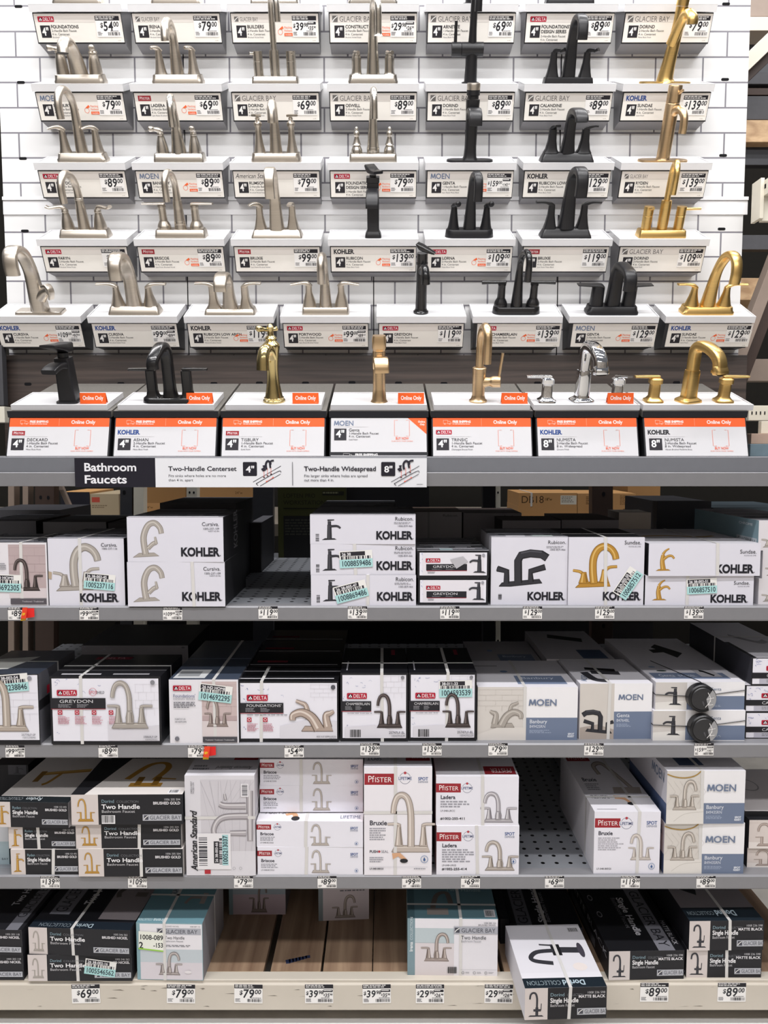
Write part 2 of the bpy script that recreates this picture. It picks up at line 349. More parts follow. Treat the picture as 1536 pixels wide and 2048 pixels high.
# ================================================================== FAUCETS (millimetres; +x right, -y to the shopper, z up)
LIFT = [0]; CUR = [Vector((0, 2.4, 2)), TILT]
def aim(dpx, r, z):                        # bearing of a spout whose mouth shows dpx pixels beside its foot in the photograph
    c, tl = CUR; d = c.y * CT - (c.z - ZC) * ST; best = (9, 0)
    for a in range(-90, 91):
        dd = d - .001 * (r * math.cos(R(a)) * math.cos(tl) + z * math.sin(tl)); e_ = abs((c.x + .001 * r * math.sin(R(a))) / dd - c.x / d - dpx / F)
        if e_ < best[0]: best = (e_, a)
    return best[1]
def ringpts(c, L, Nn, a, bb, n):
    return [c + L * u + Nn * v for u, v in sup(a, bb, n)]
def sweep(mb, az, ctrl, m, n=2, x0=0, y0=0, k=5, mcap=None, cap0=True):    # ctrl: (reach, height, half-width, half-thickness)
    d = Vector((math.sin(R(az)), -math.cos(R(az)), 0)); L = Vector((math.cos(R(az)), math.sin(R(az)), 0)); Z = Vector((0, 0, 1))
    ctrl = [(q[0], q[1] + max(q[0], 0) * math.cos(R(az)) * LIFT[0], q[2], q[3]) for q in ctrl]      # the pedestal's tilt lowers what reaches forward
    pts = cat_rom(ctrl, k); rs = []; N_ = len(pts)
    for i, q in enumerate(pts):
        a, c = pts[max(i - 1, 0)], pts[min(i + 1, N_ - 1)]
        T = (d * (c[0] - a[0]) + Z * (c[1] - a[1])); T.normalize(); Nn = T.cross(L)
        C = Vector((x0, y0, 0)) + d * q[0] + Z * q[1]
        rs.append([v * .001 for v in ringpts(C, L, Nn, max(q[2], .3), max(q[3], .3), n)])
    mb.rings(rs, m, cap0, True, mcap)
def loft(mb, prof, m, n=2, x0=0, y0=0, k=1):            # prof: (z, half-width, half-depth)
    rs = []; pr_ = cat_rom(prof, k) if k > 1 else prof
    for z, a, bb in pr_: rs.append([Vector((x0 + u, y0 + v, z)) * .001 for u, v in sup(a, bb, n, 28)])
    mb.rings(rs, m)
def lathe(mb, prof, m, x0=0, y0=0, k=1, n=2): loft(mb, [(z, r, r) for z, r in prof], m, n, x0, y0, k)
def goose(hs, Rr, drop, r0, r1, re=None, flat=1, lean=0):
    re = re or r1; o = [(0, 0, r0, r0 * flat), (0, hs * .5, (r0 + r1) * .5, (r0 + r1) * .5 * flat), (0, hs, r1, r1 * flat)]
    for t in (35, 70, 105, 140, 175): o.append((Rr - Rr * math.cos(R(t)) + lean * t / 175, hs + Rr * math.sin(R(t)), r1, r1 * flat))
    o.append((2 * Rr + lean, hs - drop, re, re * flat)); return o
HOLE = mat('aerator_dark', '#17171a', .5, 0, .4, 0)
# handle bodies (z from deck top, half-width, half-depth)
HB = {'urn': [(0, 20, 19), (12, 19.5, 19), (40, 16, 16), (56, 12, 12), (58, 14, 14), (63, 12, 12)],
      'cone': [(0, 20, 18), (10, 16.5, 16), (35, 12.5, 12), (60, 9.5, 9.5), (66, 9, 9)],
      'cyl': [(0, 15, 15), (40, 15, 15), (41, 14, 14), (42, 15, 15), (68, 15, 15)],
      'column': [(0, 16, 16), (6, 14, 14), (22, 11.5, 11.5), (26, 13, 13), (29, 12, 12), (66, 12, 12), (69, 9, 9)],
      'bell': [(0, 20, 20), (9, 19.5, 19.5), (30, 15, 15), (48, 10, 10), (52, 11, 11), (60, 8.5, 8.5)],
      'bulb': [(0, 21, 20), (8, 21, 20), (16, 18, 17), (24, 13.5, 13.5), (30, 12.5, 12.5), (64, 11.5, 11.5), (66, 13, 13), (72, 12, 12)],
      'square': [(0, 20, 18), (14, 16, 15), (40, 11, 11), (62, 9.5, 9.5), (68, 9, 9)],
      'flare': [(0, 24, 21), (10, 20, 18), (30, 14, 13), (48, 10.5, 10), (58, 10, 9)],
      'turned': [(0, 18, 18), (10, 17, 17), (22, 12, 12), (25, 14, 14), (28, 12, 12), (46, 7, 7), (50, 9, 9), (58, 9, 9), (66, 5, 5), (70, 6, 6), (75, 3, 3)],
      'barrel': [(0, 21, 19), (20, 20, 18), (58, 19, 17), (60, 18, 16)]}
def lever(kind, L, h, top):                # control points of a handle's lever, starting on the handle's top
    return {'rod': [(0, h - 8, 4, 4), (L, h - 6, 4, 4)], 'knob': [(-4, h, 9, 8), (6, h + 5, 9, 8), (16, h + 7, 6, 6), (24, h + 8, 9, 8.5), (32, h + 8, 8, 8), (35, h + 8, 4, 4)],
            'wing': [(-6, h - 2, 9, 5), (6, h + 5, 9, 6), (24, h + 9, 7, 4), (L, h + 9, 9, 3.4)],
            'drop': [(-6, h - 6, 9, 8), (4, h + 4, 9, 7), (20, h + 6, 8, 4.5), (L, h + 1, 8, 3)],
            'curl': [(0, h - 8, 8, 8), (6, h + 4, 8, 7), (22, h + 5, 7, 5), (L - 12, h + 2, 8, 4), (L, h + 7, 9, 5)],
            'tee': [(-L * .45, h + 2, 5, 5), (-L * .42, h + 2, 6.5, 6.5), (0, h + 2, 4.5, 4.5), (L * .42, h + 2, 6.5, 6.5), (L * .45, h + 2, 5, 5)],
            'bar': [(-13, h + 2, 4.5, 4.5), (-10, h + 2, 6, 6), (4, h + 2, 5, 5), (L * .5, h + 2, 5, 5), (L - 3, h + 2, 6.5, 6.5), (L, h + 2, 5, 5)],
            'blade': [(-14, h + 1, 17, 3), (0, h + 3, 17, 4), (L, h + 5, 15, 1.6)],
            'flat': [(-9, h + 2, 9, 4), (0, h + 3, 9, 4), (L, h + 3, 8, 3)]}[kind]
NF = [0]
def faucet(desc, loc, rot, m, base=None, spout=None, sn=2, saz=0, sdx=None, handles=None, hn=2, lev=None, laz=(-90, 90), hx=51, extra=None, rings=(), zb=None, smat=None, splate=None, hy=0, sy=0, cap=None, group='faucets on the display wall'):
    e_ = empty('bathroom_faucet', loc, rot); tag(e_, desc, 'faucet', group); NF[0] += 1
    zb = zb if zb is not None else 0
    if base:
        kind, w_, d_, h_, tp = base; b = MB()
        if kind == 'stadium': rs = [[(x * .001, y * .001, z * .001) for x, y in rrect(w_ / 2 - i, d_ / 2 - i, d_ / 2, 8)] for z, i in ((0, 0), (h_ * .35, tp * .25), (h_ * .85, tp * .8), (h_, tp + 2))]
        elif kind == 'rect': rs = [[(x * .001, y * .001, z * .001) for x, y in rrect(w_ / 2 - i, d_ / 2 - i, 7, 4)] for z, i in ((0, 0), (h_ * .2, tp * .1), (h_ * .9, tp * .9), (h_, tp + 2))]
        else: rs = [[(x * .001, y * .001, z * .001) for x, y in rrect(w_ / 2 - i, d_ / 2 - i * .6, 12, 5)] for z, i in ((0, 0), (h_ * .3, 0), (h_ * .45, tp * .5), (h_ * .95, tp), (h_, tp + 2))]
        b.rings(rs, m); b.build('deck_plate', e_); zb = h_ - 1 if not zb else zb
    CUR[0] = Vector(loc); CUR[1] = rot[0]
    if spout:
        if sdx is not None: saz = aim(sdx, spout[-1][0], spout[-1][1] + zb)
        b = MB(); sweep(b, saz, [(r, z + zb, a, t) for r, z, a, t in spout], m, sn, 0, sy, mcap=cap or HOLE)
        for z, r, hh in rings: lathe(b, [(z - hh, r - 1), (z - hh * .6, r), (z + hh * .6, r), (z + hh, r - 1)], m, 0, sy)
        b.build('spout', e_)
    if handles:
        for s_, az in ((-1, laz[0]), (1, laz[1])):
            b = MB(); pr_ = [(z + zb, a, t) for z, a, t in HB[handles]] if isinstance(handles, str) else [(z + zb, a, t) for z, a, t in handles]
            loft(b, pr_, m, hn, s_ * hx, hy, 3 if hn == 2 and handles not in ('cyl', 'column') else 1); h_ = b.build('handle', e_)
            if lev:
                b = MB(); sweep(b, az, lever(lev[0], lev[1], pr_[-1][0], 0), m, lev[2] if len(lev) > 2 else 2, s_ * hx, hy, mcap=m); b.build('lever', h_)
    if extra: extra(e_, m)
    return e_
def col7(i): return XC + (i - 4) * PITCH
def col8(i): return XC + (i - 4.5) * PITCH
def stand(row, X, sign, desc, holds, dx=0, y=.040, **k):
    pedestal(row, X, sign, holds)
    LIFT[0] = (0, .04, .10, .185, .27)[row]
    if k:
        loc, rot = tray_point(row, X, y); loc.x += dx; faucet(desc, loc, rot, k.pop('m'), **k)
def sg(br, title, n, fin, pr, match=0, alt=None, bc=None, big='4"'): return (br, big, title, '%d-Handle' % n, fin, pr, match, alt, bc)
BN = 'Brushed Nickel Finish'; MBF = 'Matte Black Finish'; GF = 'Gold Finish'
# top row: only the feet of these faucets are inside the picture
st26 = ('step', 155, 54, 26, 4); rc24 = ('rect', 150, 52, 22, 3)
top = [(sg('de', 'FOUNDATIONS', 2, BN, '54.00'), 'low nickel faucet cut off at top left corner', dict(m=NICKEL, base=st26, spout=goose(60, 24, 8, 20, 14), saz=-30, handles='flare')),
       (sg('gb', 'IRENA', 2, BN, '79.00'), 'nickel faucet cut off at top, second column', dict(m=NICKEL, base=st26, spout=goose(90, 26, 12, 20, 13), saz=-30, handles='bell')),
       (sg('gb', 'BUILDERS', 2, BN, '39.98', 1, '35.98'), 'slim nickel faucet cut off at top, third column', dict(m=STEEL, base=rc24, spout=goose(160, 28, 40, 12, 9), handles='cyl')),
       (sg('GB', 'CONSTRUCTOR', 2, BN, '29.98', 1, '26.98'), 'nickel faucet cut off at top, centre column', dict(m=STEEL, base=st26, spout=goose(120, 28, 30, 18, 10), handles='urn')),
       (sg('GB', 'ARNETTE', 1, MBF, '69.00'), 'black faucet cut off at top, fifth column', dict(m=BLACK, extra=lambda e, m: post(e, m, [(0, 26), (5, 26), (7, 18), (120, 16)]))),
       (sg('de', 'FOUNDATIONS\'|DESIGN SERIES', 2, MBF, '89.00', 1), 'black faucet cut off at top, sixth column', dict(m=BLACK, base=rc24, spout=goose(100, 28, 30, 16, 11), saz=40, handles='square')),
       (sg('GB', 'DORIND', 2, MBF, '79.00'), 'empty top right place behind gold faucet', {})]
def post(e, m, prof, name='body', n=2, k=1, x0=0):
    b = MB(); loft(b, [(z, r, r) for z, r in prof], m, n, x0, 0, k); return b.build(name, e)
def pipe(e, m, az, ctrl, name='spout', n=2, x0=0, y0=0, cap=None):
    b = MB(); sweep(b, az, ctrl, m, n, x0, y0, mcap=cap or (HOLE if name == 'spout' else m)); return b.build(name, e)
for i, (s_, d, k) in enumerate(top, 1): stand(0, col7(i), s_, d[0].upper() * 0 + d.replace('cut off at', 'whose feet show at the'), d if i == 7 else d, **k)
# ---------------- second row
blade = lambda h, w_, t, reach, end, w0=20: [(0, 0, w0, w0 - 2), (2, h * .3, (w0 + w_) / 2, w_), (4, h * .62, w_, w_ * .8), (reach * .2, h * .9, w_, t * 1.2), (reach * .55, h, w_, t), (reach * .88, h * .93, w_, t), (reach, h * .75, w_, t), (reach, end, w_, t)]
stand(1, col7(1), sg('mo', 'BANBURY', 2, 'Spot Resist Brushed Nickel', '79.00', 1), 'brushed nickel faucet with wide low spout and knobbed urn handles', 'nickel faucet with wide low spout',
      m=NICKEL, base=st26, spout=[(4, -24, 30, 18), (6, 10, 27, 18), (18, 50, 22, 16), (42, 82, 19, 13), (70, 88, 18, 12), (92, 74, 17, 11), (100, 56, 17, 11)], sdx=-37, handles='urn', lev=('knob', 0), laz=(-78, 15))
stand(1, col7(2), sg('pf', 'LADERA', 2, 'Spot Resist Brushed Nickel', '69.00', 1), 'nickel faucet with thick tall arc and capped cone handles', 'nickel faucet with thick tall arc',
      m=NICKEL, base=('step', 158, 54, 26, 5), spout=goose(93, 44, 4, 21, 12.4, 13.2), sdx=-26, handles='cone', lev=('drop', 20), laz=(-55, -45))
stand(1, col7(3), sg('GB', 'DORIND', 2, BN, '69.00'), 'nickel faucet with plain cylinder handles and slender tall gooseneck', 'slender gooseneck with cylinder handles',
      m=STEEL, base=('rect', 146, 50, 21, 3), spout=goose(177, 45, 37, 10, 9.5, 10.5), sdx=4, handles='cyl', lev=('rod', 26), laz=(-62, 22), rings=((55, 15.5, 36),))
stand(1, col7(4), sg('GB', 'OSWELL', 2, BN, '89.00'), 'nickel gooseneck faucet with flared tip and short crossbar handles', 'nickel gooseneck with flared tip',
      m=STEEL, base=st26, spout=goose(156, 42, 44, 21, 10, 10) + [(84, 100, 14, 14)], sdx=11, handles=[(0, 18, 18), (9, 15, 15), (46, 14.5, 14.5), (48, 12, 12), (56, 12, 12)], lev=('tee', 40), laz=(18, 25), rings=((100, 14, 5), (120, 11.5, 4)))
def f25(e, m):
    post(e, m, [(0, 27), (4, 27), (6, 20), (78, 17), (92, 17)])
    b = MB(); sweep(b, 90, [(-62, 92, 20, 20), (-34, 92, 20, 20), (-33, 92, 19, 19), (-32, 92, 20, 20), (34, 92, 20, 20)], m, k=1); hb = b.build('valve_body', e)
    pipe(hb, m, 0, [(0, 108, 5, 5), (2, 166, 4.5, 4.5)], 'lever', x0=-52)
    pipe(e, m, aim(15, 92, 180), [(0, 108, 13, 13), (0, 150, 11, 11)] + [(q[0], q[1] + 95, q[2], q[3]) for q in goose(118, 46, 28, 11, 10.5, 11)[2:]])
stand(1, col7(5), sg('GB', 'DORIND', 1, MBF, '89.00'), 'matte black single faucet with crosswise valve cylinder and upright lever', 'black faucet with upright side lever', m=BLACK, extra=f25)
stand(1, col7(6), sg('GB', 'CALANDINE', 2, MBF, '89.00'), 'matte black blade gooseneck with pyramid handles, second row', 'black blade gooseneck in second row',
      m=BLACK, base=('rect', 152, 52, 18, 3), spout=blade(156, 15, 9, 108, 98), sn=4, sdx=28, handles='square', hn=4, lev=('curl', 34, 4), laz=(58, 58))
def f27(e, m):
    pipe(e, m, 90, [(0, 4, 34, 28), (-1, 16, 26, 24), (3, 60, 20, 20), (8, 110, 18, 18), (12, 160, 17, 17), (14, 202, 18, 18)], 'body')
    pipe(e, m, aim(53, 83, 154), [(2, 105, 17, 17), (22, 148, 15, 15), (42, 176, 15, 14), (62, 182, 16, 13), (80, 170, 17, 13), (83, 154, 17, 13)])
    pipe(e, m, 75, [(12, 203, 18, 18), (14, 222, 18, 18), (22, 240, 14, 14), (34, 256, 10, 8), (48, 270, 10, 6)], 'handle')
stand(1, col7(7), sg('ko', 'SUNDAE', 1, GF, '139.00', 0, None, NAVY), 'tall brushed gold single-handle faucet with curved body', 'tall curved gold single-handle faucet', m=GOLD, base=('stadium', 160, 56, 6, 1), extra=f27)
# ---------------- third row
stand(2, col7(1), sg('de', 'GREYDON', 2, BN, '89.00'), 'nickel gooseneck with slim cone handles and flat forward levers', 'nickel gooseneck with flat forward levers',
      m=NICKEL, base=('step', 155, 54, 26, 6), spout=goose(124, 48, 30, 19, 11.2), sdx=-44, handles='cone', lev=('drop', 40, 3), laz=(-68, -58))
stand(2, col7(2), sg('mo', 'BANBURY', 2, 'Spot Resist Brushed Nickel', '89.00', 1), 'nickel faucet with bell handles, ball levers and thin collared gooseneck', 'bell-handled faucet with ball levers',
      m=STEEL, base=('rect', 158, 54, 25, 4), spout=goose(112, 42, 38, 24, 10, 11), sdx=-14, handles='bell', lev=('knob', 0), laz=(-72, 5), rings=((92, 14, 6), (104, 12, 3)))
stand(2, col7(3), sg('as', 'RUMSON', 2, BN, '79.00'), 'nickel faucet with thick forward spout and ball-topped crossbar handles', 'nickel faucet with thick forward spout',
      m=NICKEL, base=st26, spout=goose(93, 42, 8, 20, 13, 13.5), sdx=-8.5, handles=[(0, 19, 19), (8, 17, 17), (40, 11, 11), (72, 9, 9), (74, 12, 12), (84, 12, 12), (90, 6, 6), (96, 7, 7), (101, 3, 3)], lev=('flat', 24, 5), laz=(-20, 50))
stand(2, col7(4), sg('de', 'FOUNDATIONS\'|DESIGN SERIES', 2, BN, '79.00', 1), 'nickel faucet with turned finial handles and stepped gooseneck base', 'nickel faucet with turned finial handles',
      m=STEEL, base=('rect', 150, 52, 24, 2), spout=goose(133, 40, 36, 20, 9.5, 10.5), sdx=2.7, handles='turned', rings=((34, 20, 8), (54, 17, 5), (72, 13.5, 5)))
def f35(e, m):
    post(e, m, [(4, 25), (14, 20), (40, 18), (110, 18), (150, 20), (172, 21)], n=3)
    h_ = post(e, m, [(174, 17), (182, 17), (184, 20), (198, 20)], 'handle'); post(h_, NICKEL, [(198, 20), (212, 20.5), (216, 19)], 'handle_cap')
    pipe(e, m, aim(11, 76, 100), [(4, 128, 20, 14), (24, 140, 20, 10), (50, 140, 20, 8), (70, 124, 20, 7), (76, 100, 20, 6)], n=5)
stand(2, col7(5), sg('mo', 'GENTA', 1, 'Spot Resist Matte Black', '159.00', 1, '143.10'), 'matte black single faucet with pale cap and waterfall spout', 'black waterfall faucet with pale cap', m=BLACK, base=('stadium', 146, 56, 6, 1), extra=f35)
stand(2, col7(6), sg('ko', 'RUBICON LOW ARCH', 2, MBF, '129.00'), 'matte black low-arch faucet with flared square handles, third row', 'black low-arch faucet in third row',
      m=BLACK, base=('rect', 166, 56, 26, 10), spout=[(0, 0, 22, 20), (2, 36, 17, 16), (4, 80, 15, 15), (14, 106, 15, 14), (46, 114, 17, 11), (82, 110, 19, 10), (104, 98, 19, 9), (110, 86, 19, 9)], sn=4.5, sdx=30, handles=[(0, 24, 20), (10, 18, 16), (34, 13, 13), (60, 11, 11), (66, 11, 11)], hn=4.5, lev=('wing', 36, 4), laz=(12, 82))
def f37(e, m):
    post(e, m, [(4, 24), (10, 21), (14, 20.5), (160, 20.5), (162, 19.5), (164, 20.5)]); h_ = post(e, m, [(165, 20.5), (208, 20.5), (211, 19)], 'handle')
    pipe(h_, m, 25, [(14, 186, 4, 4), (34, 196, 3.6, 3.6)], 'lever')
    pipe(e, m, aim(38, 70, 80), [(6, 132, 14, 14), (24, 144, 12, 12), (46, 142, 11.5, 11.5), (64, 126, 11.5, 11.5), (70, 100, 11.5, 11.5), (70, 80, 11.5, 11.5)])
stand(2, col7(7), sg('gb', 'RYDEN', 1, GF, '139.00'), 'brushed gold cylinder faucet with thin bent side spout', 'gold cylinder faucet with bent spout', m=CHAMP, base=('stadium', 156, 56, 6, 1), extra=f37)
# ---------------- fourth row
stand(3, col7(1), sg('de', 'FARYN', 2, BN, '99.00'), 'nickel gooseneck with collar and scrolled levers spread wide', 'nickel gooseneck with scrolled levers',
      m=NICKEL, base=('rect', 157, 54, 24, 6), spout=goose(110, 49, 34, 19, 11.2), sdx=-41, handles='bell', lev=('curl', 56), laz=(-88, 62), rings=((112, 13.4, 3),))
stand(3, col7(2), sg('pf', 'BRISCOE', 2, 'Spot Resist Brushed Nickel', '89.00', 1), 'nickel gooseneck with bulb-footed columns and thin sideways levers', 'nickel faucet with bulb-footed columns',
      m=NICKEL, base=('rect', 160, 54, 24, 4), spout=goose(121, 43, 40, 19, 9.8, 10.4), sdx=-28, handles='bulb', lev=('flat', 60), laz=(-90, 82), rings=((78, 14.5, 30), (42, 18, 6)))
stand(3, col7(3), sg('pf', 'BRUXIE', 2, 'Spot Resist Brushed Nickel', '99.00'), 'satin nickel faucet with wide flat arch and tapered square handles', 'satin nickel faucet with flat arch',
      m=NICKEL, base=('rect', 160, 56, 24, 9), spout=blade(170, 15, 8.5, 104, 90, 23), sn=4.5, sdx=-14, handles='square', hn=4.5, lev=('drop', 34, 4), laz=(-60, -8))
def f44(e, m):
    post(e, m, [(0, 26), (8, 25), (16, 21), (20, 18.5), (160, 18.5)], n=7); h_ = post(e, m, [(161, 20), (176, 20), (177, 10), (182, 10)], 'handle', n=7)
    pipe(h_, m, 30, [(-22, 206, 17, 4), (-8, 196, 17, 9), (10, 190, 17, 6), (34, 186, 16, 4)], 'lever', n=6)
    pipe(e, m, aim(-3, 74, 84), [(6, 128, 18, 15), (26, 132, 18.5, 11), (50, 122, 19, 8), (70, 98, 19, 7), (74, 84, 19, 6)], n=6)
stand(3, col7(4), sg('ko', 'RUBICON', 1, MBF, '139.00', 1), 'matte black square-column single faucet with ramp spout', 'black square-column single faucet', m=BLACK, extra=f44)
stand(3, col7(5), sg('de', 'LORNA', 2, MBF, '109.00', 1), 'matte black blade gooseneck with conical handles and barrel levers', 'black gooseneck with barrel levers',
      m=BLACK, base=('stadium', 153, 54, 24, 3), spout=blade(158, 13, 9, 98, 82), sn=3, sdx=17, handles='cone', lev=('knob', 0), laz=(20, 20))
stand(3, col7(6), sg('pf', 'BRUXIE', 2, 'Spot Resist Matte Black', '119.00'), 'matte black wide-arch faucet with trapezoid base and sideways levers', 'black wide-arch faucet with trapezoid base',
      m=BLACK, base=('rect', 160, 56, 27, 11), spout=blade(166, 17.5, 11, 106, 92, 24), sn=4.5, sdx=30, handles='square', hn=4.5, lev=('wing', 50, 4), laz=(-88, 88))
stand(3, col7(7), sg('GB', 'DORIND', 2, 'Brushed Gold', '109.00'), 'gold faucet with cylinder handles and slim round gooseneck', 'gold faucet with cylinder handles',
      m=GOLD, base=('rect', 150, 52, 23, 3), spout=goose(150, 42, 48, 9.5, 9, 9.5), sdx=22, handles='cyl', lev=('rod', 58), laz=(-5, 84), rings=((66, 16.5, 42),))
# ---------------- fifth row, eight pedestals
def f51(e, m):
    pipe(e, m, aim(-49, 124, 118), [(0, 5, 27, 25), (0, 34, 26, 23), (2, 90, 22, 18), (6, 140, 21, 14), (34, 184, 22, 13), (74, 196, 22, 11), (108, 182, 22, 10), (122, 150, 22, 10), (124, 118, 22, 10)], n=3)
    h_ = pipe(e, m, 74, [(8, 48, 20, 24), (34, 66, 16, 16), (48, 70, 15, 15)], 'handle'); pipe(h_, m, 60, [(44, 84, 12, 5), (62, 84, 12, 6), (72, 66, 11, 5), (66, 44, 10, 3)], 'lever', n=4)
stand(4, col8(1), sg('ko', 'CURSIVA', 1, BN, '109.00', 1, '97.00', NAVY), 'nickel single faucet with broad hooked spout and side lever', 'nickel faucet with broad hooked spout', m=NICKEL, base=('rect', 150, 54, 9, 2), extra=f51)
stand(4, col8(2), sg('ko', 'CURSIVA', 2, BN, '99.00', 0, '89.00', NAVY), 'nickel faucet with broad hooked spout and two winged cone handles', 'nickel hooked faucet with winged handles',
      m=NICKEL, base=('rect', 164, 56, 25, 8), spout=[(0, 0, 24, 19), (2, 50, 21, 16), (6, 100, 20, 12), (30, 142, 20, 13), (66, 153, 20, 11), (100, 140, 20, 10), (114, 112, 20, 10), (116, 80, 20, 10)], sn=3, sdx=-35, handles='flare', lev=('wing', 58, 3))
stand(4, col8(3), sg('ko', 'RUBICON LOW ARCH', 2, 'Vibrant Brushed Nickel', '119.00', 1), 'satin nickel low-arch faucet with flared legs and winged levers', 'satin nickel low-arch faucet',
      m=NICKEL, base=('rect', 162, 56, 17, 5), spout=[(0, 0, 24, 20), (2, 40, 18, 15), (6, 80, 17, 11), (34, 102, 18, 10), (70, 98, 20, 10), (94, 76, 20, 9), (98, 54, 20, 9)], sn=4, sdx=-19, handles=[(0, 24, 20), (12, 17, 16), (34, 12, 12), (62, 11, 11), (68, 11, 11)], hn=4, lev=('wing', 52, 4))
stand(4, col8(4), sg('de', 'PORTWOOD', 2, 'Spot Resist Brushed Nickel', '99.00', 1, '89.10'), 'nickel gooseneck with drooping sideways levers, fifth row', 'nickel gooseneck with drooping levers',
      m=NICKEL, base=('rect', 150, 54, 23, 3), spout=goose(110, 44, 38, 20, 12, 12.5), sdx=-8, handles=[(0, 22, 19), (16, 19, 17), (44, 10.5, 10.5), (66, 10, 10)], hn=3, lev=('drop', 56, 3))
def f55(e, m):
    post(e, m, [(0, 24), (5, 24), (8, 20), (16, 18), (60, 17), (150, 16), (152, 18), (158, 18)]); h_ = post(e, m, [(159, 17), (186, 17)], 'handle')
    pipe(h_, m, 70, [(-17, 214, 15, 3), (-4, 204, 16, 9), (12, 196, 14, 8), (40, 184, 9, 4)], 'lever', n=3)
    pipe(e, m, aim(9, 60, 92), [(4, 128, 14, 14), (24, 142, 12, 12), (44, 138, 12, 12), (58, 116, 13, 13), (60, 92, 14, 14)])
stand(4, col8(5), sg('de', 'GREYDON', 1, MBF, '119.00'), 'black round-column single faucet with lever on top', 'black round-column single faucet', m=BRONZE, extra=f55)
stand(4, col8(6), sg('de', 'CHAMBERLAIN', 2, MBF, '139.00', 1), 'glossy black gooseneck with long crossbar handles', 'glossy black gooseneck with crossbar handles',
      m=BRONZE, base=('stadium', 152, 54, 23, 3), spout=goose(122, 43, 44, 19, 10, 11), sdx=22, handles='bulb', lev=('bar', 64), laz=(-88, 86), rings=((96, 13, 5), (36, 16, 4)))
stand(4, col8(7), sg('mo', 'GENTA', 2, MBF, '129.00', 1, None, '#6c6a70'), 'matte black faucet with thick bent spout and blade levers', 'black faucet with blade levers',
      m=BLACK, base=('step', 164, 58, 25, 6), spout=[(0, 0, 22, 20), (2, 50, 20, 19), (4, 96, 19, 17), (20, 122, 19, 13), (56, 114, 19, 12), (96, 98, 19, 11), (110, 76, 19, 11), (112, 48, 19, 10)], sn=4, sdx=34, handles='barrel', hn=3, lev=('blade', 66, 4))
stand(4, col8(8), sg('ko', 'SUNDAE', 2, GF, '129.00', 1, None, NAVY), 'brushed gold faucet with big round arch and cone handles', 'gold faucet with big round arch',
      m=GOLD, base=('step', 164, 56, 24, 6), spout=[(0, 0, 23, 20), (4, 60, 18, 15), (14, 110, 15, 12), (38, 146, 16, 13), (70, 156, 16, 12), (102, 140, 16, 11), (118, 104, 16, 11), (120, 70, 16, 11)], sn=2.6, sdx=51, handles='flare', lev=('wing', 58), laz=(-84, 84))
